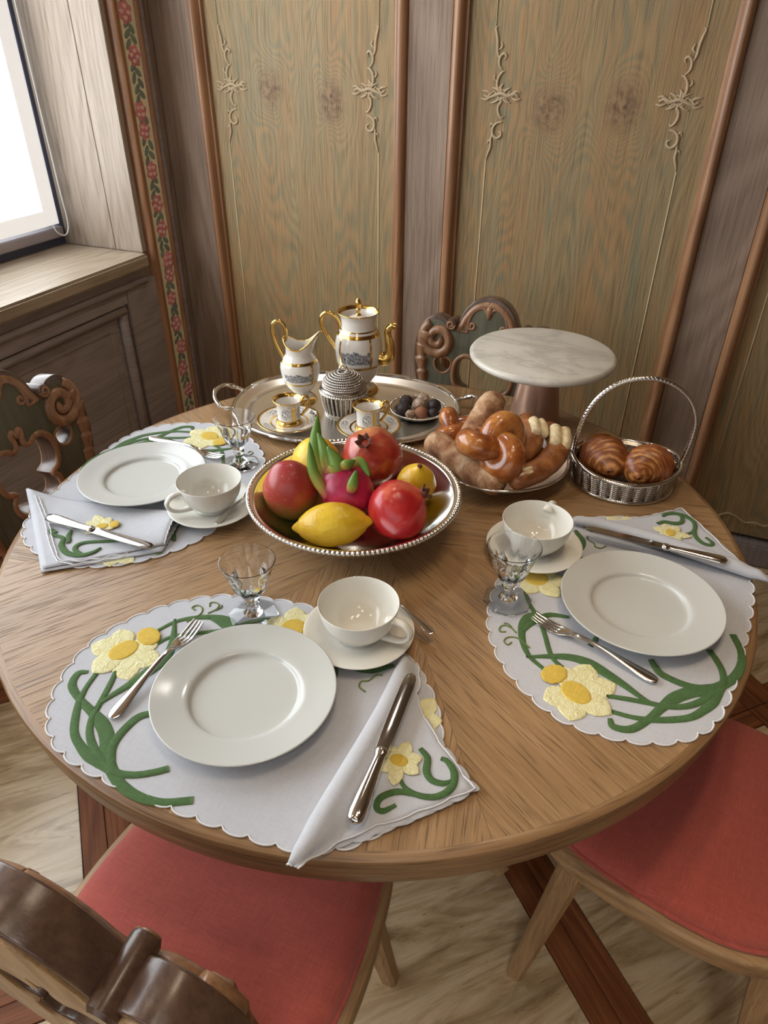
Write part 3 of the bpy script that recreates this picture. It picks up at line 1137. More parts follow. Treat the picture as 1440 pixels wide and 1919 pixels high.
def make_chair(label):
    ch = thing('dining_chair', label, 'chair')
    # seat board, cushion, piping
    so = [(.0, .214), (.10, .210), (.168, .194), (.196, .160), (.212, .08), (.220, -.02), (.212, -.10), (.180, -.160), (.120, -.196), (.0, -.205)]
    half = [tuple(p) for p in spline(so, 5)]
    outl = [tuple(p) for p in half] + [(-x, y) for x, y in half[::-1] if x > 1e-6]
    V, Fc = slab([outl], .036, .006)
    weld(mesh_obj('seat_frame', V, Fc, 'seat_oak', ch, (0, 0, .440), sharp=40))
    O = np.array(outl) * .945
    rings, V = [(1.0, .456), (1.0, .466), (.985, .475), (.95, .482), (.86, .489), (.6, .494), (.3, .495)], []
    n = len(O)
    for f, z in rings:
        V += [(x * f, y * f, z) for x, y in O]
    V.append((0, 0, .495))
    Fc = [(k * n + i, (k + 1) * n + i, (k + 1) * n + (i + 1) % n, k * n + (i + 1) % n) for k in range(len(rings) - 1) for i in range(n)]
    Fc += [((len(rings) - 1) * n + i, len(V) - 1, (len(rings) - 1) * n + (i + 1) % n) for i in range(n)]
    cu_ = fix_normals(mesh_obj('cushion', V, Fc, 'red_cloth', ch))
    P = np.array([(x * 1.005, y * 1.005, .4615) for x, y in O])
    mesh_obj('piping', *tube(P, .0042, 8, closed=True), 'red_cloth', cu_)
    # legs: splayed, tapering, chamfered square
    for sx in (-1, 1):
        for sy in (-1, 1):
            top = np.array((sx * .140, sy * .130 - (.02 if sy < 0 else -.01), .432))
            bot = np.array((sx * .188, sy * .195, 0.0))
            V = []
            for p, h in ((bot, .0155), (top, .026)):
                c_ = h * .62
                for (a, b) in ((h, c_), (c_, h), (-c_, h), (-h, c_), (-h, -c_), (-c_, -h), (c_, -h), (h, -c_)):
                    V.append((p[0] + a, p[1] + b, p[2]))
            Fc = [(i, (i + 1) % 8, 8 + (i + 1) % 8, 8 + i) for i in range(8)] + [tuple(range(7, -1, -1)), tuple(range(8, 16))]
            mesh_obj('leg', V, Fc, 'chair_oak', ch, smooth=False)
    # backrest: an empty-free part whose carvings are sub-parts
    TH = .046
    V, Fc = slab([back_outline(), HEART, EYE[0], EYE[1], LOWH], TH, .003)
    bk = weld(mesh_obj('backrest', to_back(V, 0), Fc, 'carved_dark', ch, sharp=50))
    V, Fc = slab([back_outline(.010), HEART, EYE[0], EYE[1], LOWH], .004, .001)
    weld(mesh_obj('painted_field', to_back(V, TH / 2), Fc, 'green_paint_wood', bk, sharp=50))
    V, Fc = slab([back_outline(.006), HEART, EYE[0], EYE[1], LOWH], .004, .001)
    weld(mesh_obj('rear_board', to_back(V, -TH / 2 - .001), Fc, 'chair_oak', bk, sharp=50))
    yf = TH / 2 - .003
    ys = TH / 2 + .001
    m = 'carved_wood'
    for s in (-1, 1):
        # acanthus band up the side: overlapping lobes along the edge
        side = resample(spline([(.090, .47), (.114, .53), (.141, .585), (.162, .64), (.176, .70), (.181, .75), (.179, .79), (.168, .825)], 8), 91)
        kk = np.linspace(0, 1, 91)
        saw = (kk * 10) % 1.0
        R = (.0105 + .0100 * kk) * (.78 + .40 * saw)
        P = [(s * x, yf - .002, z) for x, z in side]
        mesh_obj('acanthus_band', *tube(P, R, 12, flat=1.0, prof=lambda i, a: 1 + .10 * math.sin(5 * a + .9 * i * .3)), m, bk)
        # big volute
        sp = spiral(.138, .806, .050, .006, math.radians(60), -1.75, 70)
        R = np.interp(np.linspace(0, 1, 70), [0, .1, .5, 1], [.012, .0155, .0130, .0090])
        V, Fc = tube([(s * (.138 + (x - .138) * 1.0), yf + .001 + .006 * i / 70, z) for i, (x, z) in enumerate(sp)], R, 12)
        mesh_obj('volute', V, Fc, m, bk)
        # knob roll across the thickness, in the notch
        pr = [(0, -.032), (.012, -.032), (.0155, -.028), (.0155, .032), (.013, .036), (0, .036)]
        V, Fc = lathe(pr, 20)
        fix_normals(mesh_obj('knob_roll', [(s * .101 + x, -z * -1, .853 + y) for x, y, z in V], Fc, 'carved_dark', bk, sharp=40))
        V, Fc = tube([(s * x, .036, z) for x, z in spiral(.101, .853, .0125, .003, PI, 1.4, 26)], .0035, 6)
        mesh_obj('small_scroll', V, Fc, m, bk)
        # arch moulding with scrolls
        ap = spline([(.084, .838), (.070, .856), (.058, .879), (.039, .901), (.018, .912), (.0, .914)], 6)
        mesh_obj('arch_moulding', *tube([(s * x, yf - .001, z) for x, z in ap], .0105, 10), m, bk)
        sp = np.concatenate([spline([(.004, .893), (.014, .905), (.030, .903), (.046, .888), (.054, .868)], 6), spiral(.044, .856, .012, .003, .35, -1.2, 24)])
        mesh_obj('small_scroll', *tube([(s * x, ys, z) for x, z in sp], np.linspace(.005, .0042, len(sp)), 8), m, bk)
        sp = spline([(.085, .845), (.068, .836), (.056, .838), (.060, .852), (.070, .864)], 5)
        mesh_obj('leaf_sprig', *tube([(s * x, ys, z) for x, z in sp], .0042, 8), m, bk)
        ey = np.array(EYE[0])
        mesh_obj('eye_rim', *tube([(s * x, ys - .001, z) for x, z in ey], .004, 8, closed=True), m, bk)
    mesh_obj('pendant', *tube([(0, yf, .915), (0, yf + .004, .90), (0, yf + .004, .888), (0, yf, .874)], [.010, .009, .008, .004], 8), m, bk)
    mesh_obj('heart_rim', *tube([(x * 1.06, ys - .002, .70 + (z - .70) * 1.04) for x, z in HEART], .0075, 10, closed=True), m, bk)
    mesh_obj('low_rim', *tube([(x * 1.1, ys - .002, z) for x, z in LOWH], .006, 8, closed=True), m, bk)
    # recline about the rear of the seat
    ang = math.radians(7)
    bk.location = (0, -.178 - math.sin(ang) * -.44 * 0, 0)
    bk.rotation_euler = (ang, 0, 0)
    bk.location = (0, -.178 + .45 * math.sin(ang), .45 * (1 - math.cos(ang)))
    return ch


ch0 = make_chair('red cushioned carved chair pulled up nearest, its dark back rail in the lower left corner')
ch0.location = (.02, -.62, 0)
for lab, loc, rz in [
        ('carved chair in the shade beside the window wall, with heart-shaped opening', (-.628, -.058, 0), -PI / 2),
        ('carved chair standing behind the marble cake stand against the panelled wall', (-.02, .625, 0), PI),
        ('red cushioned chair at the right with splayed oak legs over the dark planks', (.655, -.17, 0), math.radians(80))]:
    c = copy_tree(ch0)
    c['label'] = lab
    c.location = loc
    c.rotation_euler = (0, 0, rz)
for o in C.objects:
    if o.name.startswith('dining_chair') and o.parent is None:
        o['group'] = 'chairs around the round table'

# ------------------------------------------------------------------ place settings
# every setting is built around the table centre with its plate towards -y, then turned
ANG = {'near': math.radians(.5), 'right': math.radians(81.7), 'left': math.radians(-83.1)}
MH = [(.0, -.264), (.045, -.268), (.085, -.275), (.135, -.288), (.173, -.307), (.203, -.330), (.230, -.358), (.258, -.402), (.276, -.450), (.278, -.490), (.270, -.532), (.256, -.568), (.232, -.604), (.200, -.629), (.162, -.643), (.110, -.650), (.055, -.652), (.0, -.653)]
half = spline(MH, 6)
mo = np.array([tuple(p) for p in half] + [(-x, y) for x, y in half[::-1] if x > 1e-6])
mo = np.vstack([mo, mo[:1]])
mo = resample(mo, 44 * 8 + 1)[:-1]
mcen = np.array((0, -.46))


def scallop(P, per=8, depth=.0065):
    T = np.roll(P, -1, 0) - np.roll(P, 1, 0)
    N = np.stack([T[:, 1], -T[:, 0]], 1)
    N /= np.linalg.norm(N, axis=1, keepdims=True)
    c = P.mean(0)
    if np.mean(np.sum(N * (P - c), 1)) < 0:
        N = -N
    k = np.arange(len(P)) % per / per
    return P + N * (depth * (np.sin(PI * k) ** .6 - .75))[:, None]


MAT_OUT = scallop(mo)
ZM = TZ + .0003
MT = .0013


def mat_mesh():
    n = len(MAT_OUT)
    V = []
    fr = (1.0, .985, .93, .8, .6, .35)
    for k, f in enumerate(fr):
        for p in MAT_OUT:
            q = mcen + (p - mcen) * f
            w = .0005 * max(0, fbm((q[0], q[1], 0), 9, 2)) if k > 1 else 0
            V.append((q[0], q[1], ZM + MT + w))
    V.append((mcen[0], mcen[1], ZM + MT))
    for p in MAT_OUT:
        V.append((p[0], p[1], ZM))
    Fc = []
    ccw = np.sum(MAT_OUT[:, 0] * np.roll(MAT_OUT[:, 1], -1) - MAT_OUT[:, 1] * np.roll(MAT_OUT[:, 0], -1)) > 0
    for k in range(len(fr) - 1):
        for i in range(n):
            j = (i + 1) % n
            Fc.append((k * n + i, k * n + j, (k + 1) * n + j, (k + 1) * n + i))
    c = len(fr) * n
    for i in range(n):
        Fc.append(((len(fr) - 1) * n + i, (len(fr) - 1) * n + (i + 1) % n, c))
        Fc.append((i, c + 1 + i, c + 1 + (i + 1) % n, (i + 1) % n))
    if not ccw:
        Fc = [f[::-1] for f in Fc]
    return V, Fc


ZE = ZM + MT + .0004
STEMS = [  # (points, widths)
    ([(-.240, -.514), (-.251, -.522), (-.243, -.543), (-.215, -.559), (-.185, -.570), (-.159, -.581), (-.137, -.597), (-.123, -.615), (-.108, -.628), (-.093, -.638), (-.075, -.647), (-.052, -.652), (-.031, -.652), (-.009, -.647), (.020, -.632)],
     [.006, .010, .011, .010, .012, .017, .018, .016, .014, .014, .013, .012, .011, .010, .010]),
    ([(-.227, -.512), (-.222, -.539), (-.213, -.563), (-.197, -.589), (-.181, -.608), (-.161, -.620), (-.139, -.628), (-.118, -.630), (-.100, -.636)], [.007, .007, .009, .010, .010, .011, .015, .017, .010]),
    ([(-.203, -.498), (-.193, -.527), (-.184, -.558), (-.178, -.578), (-.165, -.598), (-.146, -.614), (-.125, -.625), (-.104, -.633)], [.007, .008, .008, .008, .009, .010, .010, .008]),
    ([(-.187, -.566), (-.179, -.537), (-.170, -.514), (-.161, -.485), (-.154, -.457), (-.160, -.424), (-.190, -.374)], [.002, .008, .011, .015, .016, .012, .004]),
    ([(-.100, -.535), (-.110, -.543), (-.121, -.555), (-.125, -.578), (-.123, -.601), (-.114, -.618), (-.095, -.635), (-.071, -.631), (-.050, -.619), (-.034, -.606)], [.008, .010, .011, .011, .011, .011, .010, .009, .009, .009]),
    ([(-.201, -.408), (-.186, -.378), (-.162, -.358), (-.130, -.345), (-.107, -.346), (-.089, -.358)], [.006, .007, .009, .012, .015, .012]),
    ([(-.186, -.437), (-.171, -.408), (-.131, -.382), (-.106, -.365), (-.070, -.330), (-.052, -.318)], [.006, .007, .007, .007, .007, .005]),
    ([(-.073, -.401), (-.085, -.371), (-.117, -.355), (-.142, -.351)], [.006, .010, .010, .004]),
    ([(-.119, -.449), (-.108, -.452), (-.095, -.452)], [.008, .008, .006]),
    ([(.072, -.361), (.080, -.368), (.090, -.381), (.094, -.400)], [.012, .012, .010, .008]),
    ([(.060, -.320), (.090, -.350), (.114, -.358), (.139, -.354), (.165, -.335)], [.006, .010, .015, .015, .006]),
]
CURLS = [
    [(-.150, -.343), (-.143, -.330), (-.144, -.320), (-.152, -.316), (-.160, -.320), (-.156, -.328)],
    [(-.142, -.332), (-.138, -.324), (-.140, -.318)],
    [(-.170, -.372), (-.160, -.350), (-.165, -.336), (-.176, -.333), (-.181, -.341), (-.173, -.344)],
    [(.157, -.360), (.148, -.363), (.142, -.377), (.133, -.382), (.134, -.392), (.146, -.398)],
    [(.190, -.352), (.196, -.341), (.206, -.341), (.208, -.351), (.202, -.355)],
]


def petal(c, tip, w, k=14):
    c, tip = np.array(c), np.array(tip)
    d = tip - c
    L = np.linalg.norm(d)
    d = d / L
    nrm = np.array((-d[1], d[0]))
    pr = [(.0, .18), (.18, .55), (.38, .92), (.56, 1.0), (.72, .86), (.86, .55), (.95, .25), (1.0, .03)]
    lft = [c + d * L * a + nrm * w * b / 2 * (1 + .05 * math.sin(9 * a)) for a, b in pr]
    rgt = [c + d * L * a - nrm * w * b / 2 * (1 + .05 * math.cos(8 * a)) for a, b in pr[::-1]]
    return rgt[::-1] * 0 + lft + rgt


def daffodil(parent, c, tips, w, mouth=None, zb=ZE, rc=.012, aspect=1.3, rm=.015):
    for i, tp in enumerate(tips):
        V, Fc = puff(petal(c, tp, w), zb + .0002 * (i % 3), .0011, .86)
        mesh_obj('petal', V, Fc, 'pale_yellow_thread', parent)
    c = np.array(c)
    d = np.array(mouth) - c if mouth is not None else np.array((1.0, 0))
    L = np.linalg.norm(d) if mouth is not None else 0
    d = d / np.linalg.norm(d)
    nrm = np.array((-d[1], d[0]))
    ol = [c + d * (rc * aspect * math.cos(a)) + nrm * rc * math.sin(a) for a in np.linspace(0, 2 * PI, 22, endpoint=False)]
    mesh_obj('trumpet', *puff(ol, zb + .0012, .0012), 'yellow_thread', parent)
    if mouth is not None:
        mm = np.array(mouth)
        ol = [mm + (d * math.cos(a) * .8 + nrm * math.sin(a)) * rm * (1 + .03 * math.sin(9 * a)) for a in np.linspace(0, 2 * PI, 36, endpoint=False)]
        mesh_obj('trumpet_mouth', *puff(ol, zb + .0016, .0016), 'yellow_thread', parent)


def make_mat():
    V, Fc = mat_mesh()
    m = mesh_obj('placemat', V, Fc, 'linen')
    E_ = np.array([(p[0], p[1], ZM + MT) for p in MAT_OUT])
    mesh_obj('scalloped_hem', *tube(E_, .0014, 6, closed=True), 'white_thread', m)
    for i, (pts, w) in enumerate(STEMS):
        mesh_obj('stem', *ribbon(pts, [q * 1.12 for q in w], ZE + .00012 * (i % 5), .0008), 'green_thread', m)
    for cv in CURLS:
        P = spline([(x, y, ZE + .0003) for x, y in cv], 5)
        mesh_obj('tendril', *tube(P, .0013, 6), 'olive_thread', m)
    daffodil(m, (-.220, -.460), [(-.255, -.425), (-.272, -.468), (-.232, -.514), (-.174, -.504), (-.154, -.461), (-.180, -.430)], .042, (-.203, -.422), rc=.018, rm=.021)
    daffodil(m, (-.008, -.322), [(-.027, -.276), (-.054, -.322), (-.035, -.372), (.012, -.372), (.042, -.335), (.020, -.280)], .036, None, rc=.020, aspect=1.0)
    daffodil(m, (.226, -.420), [(.262, -.405), (.240, -.372), (.200, -.385), (.196, -.430), (.225, -.462), (.262, -.442)], .030, (.212, -.405), rc=.013, rm=.015)
    return m


mat0 = make_mat()
MLAB = {'near': 'scalloped white placemat with daffodils nearest the camera, under the whole front setting',
        'right': 'scalloped white placemat with daffodils at the right edge of the table',
        'left': 'scalloped white placemat with daffodils on the window side, half under the folded napkin'}
for k in ('near', 'right', 'left'):
    m = mat0 if k == 'near' else copy_tree(mat0)
    m.rotation_euler = (0, 0, ANG[k])
    tag(m, MLAB[k], 'placemat', 'daffodil placemats')
ZS = ZE + .0022            # top of the stitched cloth

# plates
pp = [(0, .004), (.058, .004), (.066, .0), (.070, .0), (.073, .006), (.092, .0125), (.120, .0195), (.1250, .0215), (.1262, .0232), (.1250, .0242), (.1215, .0235), (.098, .0180), (.082, .0150), (.0765, .0125), (.0735, .0085), (.066, .0072), (.030, .0066), (0, .0066)]
pp2 = spline(pp, 3)
PV = lathe([(max(0, r), z) for r, z in pp2], 96)
for k, (x, y), lab in (('near', (.003, -.474), 'round white dinner plate of the place setting nearest the camera'),
                       ('right', (.487, -.071), 'round white dinner plate of the right-hand place setting'),
                       ('left', (-.492, -.058), 'round white dinner plate of the window-side place setting')):
    if k == 'near':
        plate0 = mesh_obj('dinner_plate', *PV, 'porcelain')
        fix_normals(plate0)
        o = plate0
    else:
        o = plate0.copy()
        C.objects.link(o)
    o.location = (x, y, ZS)
    tag(o, lab, 'plate', 'white dinner plates')

# breakfast cups with saucers and teaspoons
sp_ = [(0, .003), (.030, .003), (.036, .0), (.040, .0), (.043, .004), (.062, .0105), (.080, .0155), (.0838, .0172), (.0835, .0188), (.078, .0182), (.060, .0130), (.042, .0085), (.033, .0075), (.031, .0062), (0, .0060)]
SV = lathe([(max(0, r), z) for r, z in spline(sp_, 3)], 72)
cpf = [(0, .003), (.022, .003), (.025, .0), (.029, .0), (.0285, .003), (.031, .007), (.043, .017), (.052, .030), (.057, .043), (.0598, .058), (.0606, .0628), (.0596, .0634), (.0580, .0575), (.0552, .043), (.050, .030), (.041, .018), (.029, .009), (.018, .0065), (0, .0062)]
CV_ = lathe([(max(0, r), z) for r, z in spline(cpf, 3)], 72)


def cup_handle():
    P = spline([(.050, 0, .052), (.062, 0, .056), (.078, 0, .054), (.087, 0, .044), (.084, 0, .031), (.072, 0, .022), (.056, 0, .018), (.042, 0, .018)], 6)
    R = np.interp(np.linspace(0, 1, len(P)), [0, .15, .5, .85, 1], [.0062, .0044, .0040, .0044, .0058])
    return tube(P, R, 12, flat=1.5, ref=(0, 1, 0))


CUPS = {'near': ((.098, -.302), -8), 'right': ((.296, .016), 81), 'left': ((-.302, -.094), -119)}
for k, lab_s, lab_c in (('near', 'white saucer on the nearest placemat with a teaspoon beside the cup', 'empty white breakfast cup on the nearest placemat, handle to the right'),
                        ('right', 'white saucer of the right-hand place setting, in front of the bread basket', 'empty white breakfast cup of the right-hand place setting, handle turned away'),
                        ('left', 'white saucer of the window-side place setting, left of the fruit bowl', 'empty white breakfast cup left of the fruit bowl, handle to the front left')):
    (x, y), a = CUPS[k]
    if k == 'near':
        sauc0 = fix_normals(mesh_obj('saucer', *SV, 'white_china'))
        cup0 = fix_normals(mesh_obj('breakfast_cup', *CV_, 'white_china'))
        fix_normals(mesh_obj('handle', *cup_handle(), 'white_china', cup0))
        s, c = sauc0, cup0
    else:
        s, c = copy_tree(sauc0), copy_tree(cup0)
    s.location = (x, y, ZS)
    c.location = (x, y, ZS + .0068)
    c.rotation_euler = (0, 0, math.radians(a))
    tag(s, lab_s, 'saucer', 'white saucers')
    tag(c, lab_c, 'cup', 'white breakfast cups')


# cutlery ---------------------------------------------------------------
def strip_solid(name, rows, mat, skip=None, thick=.0018, sub=1, parent=None):
    """rows: list of lists of 3D points (equal length) -> solid smooth strip; skip(i,j) drops cells"""
    G = np.array(rows, float)
    V, Fc = grid(G)
    nv = G.shape[1]
    if skip:
        Fc = [f for n_, f in enumerate(Fc) if not skip(n_ // (nv - 1), n_ % (nv - 1))]
    o = mesh_obj(name, V, Fc, mat, parent)
    import bmesh
    bm = bmesh.new()
    bm.from_mesh(o.data)
    loose = [v for v in bm.verts if not v.link_faces]
    bmesh.ops.delete(bm, geom=loose, context='VERTS')
    bmesh.ops.recalc_face_normals(bm, faces=bm.faces)
    bm.to_mesh(o.data)
    bm.free()
    md = o.modifiers.new('s', 'SOLIDIFY')
    md.thickness = thick
    md.offset = 0
    md = o.modifiers.new('u', 'SUBSURF')
    md.levels = sub
    bake(o)
    o.data.shade_smooth()
    return o


def make_fork(L=.205):
    ys = [0, .004, .012, .025, .045, .07, .095, .115, .130, .140, .147, .152, .158, .170, .185, .198, .205]
    hw = [.004, .0085, .0105, .0100, .0078, .0055, .0042, .0038, .0042, .0065, .0095, .0112, .0118, .0116, .0112, .0106, .0100]
    zz = [.0045, .0045, .0050, .0060, .0085, .0115, .0135, .0145, .0135, .0110, .0090, .0078, .0068, .0058, .0066, .0092, .0115]
    fr = []
    tw, gp = .205, .06
    x = 0
    for i in range(4):
        fr += [x, x + tw]
        x += tw + gp
    fr = np.array(fr) * 2 - 1
    rows = []
    for i, (y, h, z) in enumerate(zip(ys, hw, zz)):
        row = []
        for j, f in enumerate(fr):
            crown = .0022 * (1 - f * f) if i < 9 else -.0016 * (1 - f * f)
            row.append((f * h, y * L / .205, z + crown))
        rows.append(row)
    return strip_solid('fork', rows, 'silver', lambda i, j: i >= 12 and j % 2 == 1, .0019, 2)


def make_spoon(L=.135):
    ys = [0, .004, .012, .03, .055, .075, .088, .095, .103, .113, .123, .130, .134]
    hw = [.003, .0068, .0078, .0055, .0030, .0026, .0034, .0080, .0120, .0140, .0125, .0080, .003]
    zz = [.004, .004, .0045, .0075, .0105, .0110, .0095, .0080, .0065, .0055, .0060, .0075, .0088]
    rows = []
    for i, (y, h, z) in enumerate(zip(ys, hw, zz)):
        rows.append([(f * h, y * L / .135, z + (.0014 * (1 - f * f) if i < 6 else -.0042 * (1 - f * f) * (1 if i > 7 else .4))) for f in np.linspace(-1, 1, 7)])
    return strip_solid('teaspoon', rows, 'silver', None, .0015, 2)


def make_knife():
    k = bpy.data.objects.new('table_knife', None)
    C.objects.link(k)
    # handle from y=0 to .105, blade to .24
    ys = np.array([0, .001, .005, .014, .030, .055, .080, .094, .098, .100, .104, .107, .108])
    rx = np.array([.001, .006, .0098, .0115, .0112, .0095, .0078, .0072, .0078, .0088, .0088, .0078, .004])
    P = [(0, y, .0075) for y in ys]
    V, Fc = tube(P, rx, 20, flat=.66, ref=(0, 0, 1))
    fix_normals(mesh_obj('handle', V, Fc, 'silver', k))
    ol = [(-.0085, .106), (-.0092, .125), (-.0095, .17), (-.0094, .215), (-.0085, .230), (-.0060, .2375), (-.001, .240), (.004, .2375), (.0072, .230), (.0082, .215), (.0082, .17), (.0082, .106)]
    V, Fc = slab([ol], .0024, .0006, 1)
    weld(mesh_obj('blade', [(x, y, z + .0075) for x, y, z in V], Fc, 'steel', k, sharp=30))
    return k


def lay(o, tip, end, z, lab, cat, group):
    d = np.array(tip) - np.array(end)
    o.location = (end[0], end[1], z)
    o.rotation_euler = (0, 0, math.atan2(d[1], d[0]) - PI / 2)
    return tag(o, lab, cat, group)


fork0 = make_fork()
lay(fork0, (-.144, -.363), (-.146, -.574), ZS - .0035, 'silver fork left of the nearest plate, tines towards the goblet', 'fork', 'silver forks')
f = copy_tree(fork0)
lay(f, (.331, -.155), (.528, -.221), ZS - .0035, 'silver fork below the right-hand plate, tines pointing left', 'fork', 'silver forks')
f = copy_tree(fork0)
lay(f, (-.398, .082), (-.600, .100), ZS - .0035, 'silver fork behind the window-side plate, tines towards its goblet', 'fork', 'silver forks')
NAPZ = .0125
knife0 = make_knife()
lay(knife0, (.206, -.363), (.222, -.598), ZS + NAPZ, 'silver-handled table knife lying on the rolled napkin nearest the camera', 'knife', 'table knives')
k2 = copy_tree(knife0)
lay(k2, (.383, .098), (.614, .089), ZS + NAPZ, 'silver-handled table knife lying on the rolled napkin at the right edge', 'knife', 'table knives')
k3 = copy_tree(knife0)
lay(k3, (-.322, -.252), (-.560, -.250), ZS + .0075, 'bright table knife lying across the flat folded napkin on the window side', 'knife', 'table knives')
spoon0 = make_spoon()
lay(spoon0, (.104, -.222), (.205, -.268), ZS + .013, 'teaspoon resting on the nearest saucer, handle end over the table', 'spoon', 'teaspoons')
spoon0.rotation_euler = (math.radians(3), 0, spoon0.rotation_euler[2])
s2 = copy_tree(spoon0)
lay(s2, (-.243, -.020), (-.256, -.150), ZS + .012, 'teaspoon resting on the window-side saucer beside the fruit bowl', 'spoon', 'teaspoons')
s2.rotation_euler = (math.radians(3), 0, s2.rotation_euler[2])


# goblets ----------------------------------------------------------------
def make_goblet(label):
    NF = 10
    prof_o = [(0, .0), (.038, .0), (.0390, .0008), (.0388, .0020), (.034, .0032), (.016, .0085), (.0095, .016), (.0085, .024), (.0115, .028), (.0125, .031), (.0115, .034), (.0105, .037), (.014, .042), (.022, .052), (.0285, .066), (.0305, .074), (.032, .080), (.036, .092), (.0405, .104), (.0425, .110)]
    prof_i = [(.0415, .1105), (.0395, .104), (.0348, .092), (.031, .081), (.029, .074), (.0265, .066), (.019, .053), (.010, .047), (0, .0455)]

    def mod_o(r, z, a):
        if z <= .013 and r > .012:          # octagonal foot
            k = math.cos(PI / 8) / math.cos(((a + PI / 8) % (PI / 4)) - PI / 8)
            r = r * (.5 * k + .5 * 1.0) if z > .007 else r * k * 1.03
        elif .036 < z < .081:               # cut panels round the lower bowl
            k = math.cos(PI / NF) / math.cos(((a + PI / NF) % (2 * PI / NF)) - PI / NF)
            t_ = min(1, (z - .036) / .01, (.081 - z) / .006)
            r = r * (1 + (k - 1) * 1.9 * max(0, t_))
        elif .016 < z <= .036:
            k = math.cos(PI / 8) / math.cos(((a + PI / 8) % (PI / 4)) - PI / 8)
            r = r * k
        return (r * math.cos(a), r * math.sin(a), z)
    po = [(max(r, .0005), z) for r, z in prof_o]
    Vo, Fo = lathe(po, 80, mod_o)
    pi_ = [(max(r, .0003), z) for r, z in spline(prof_i, 2)]
    Vi, Fi = lathe(pi_, 80, lambda r, z, a: (r * math.cos(a), r * math.sin(a), z))
    V, Fc = merge((Vo, Fo), (Vi, Fi))
    no = len(po) * 80
    lo = (len(po) - 1) * 80
    for j in range(80):
        k = (j + 1) % 80
        Fc.append((lo + j, lo + k, no + k, no + j))
    Fc.append(tuple(range(80))[::-1])
    lb = no + (len(pi_) - 1) * 80
    Fc.append(tuple(range(lb, lb + 80)))
    o = mesh_obj('goblet', V, Fc, 'crystal', sharp=28)
    fix_normals(o)
    return tag(o, label, 'glass', 'cut glass goblets')


gob0 = make_goblet('cut glass goblet standing at the top of the nearest placemat')
gob0.location = (-.076, -.321, ZS - .0005)
for lab, loc in (('cut glass goblet in front of the right-hand cup', (.286, -.130, ZS - .0005)), ('cut glass goblet beside the silver tray on the window-side placemat', (-.352, .082, ZS - .0005))):
    g = copy_tree(gob0)
    g['label'] = lab
    g.location = loc

# ------------------------------------------------------------------ napkins
def sheet(outline, z, h, per=None, depth=.004):
    P = np.array(outline, float)
    if per:
        d = np.vstack([P, P[:1]])
        n = max(24, int(np.sum(np.linalg.norm(np.diff(d, axis=0), axis=1)) / .0035))
        n = n // 8 * 8
        P = scallop(resample(d, n + 1)[:-1], 8, depth)
    return puff(P, z, h, .95)


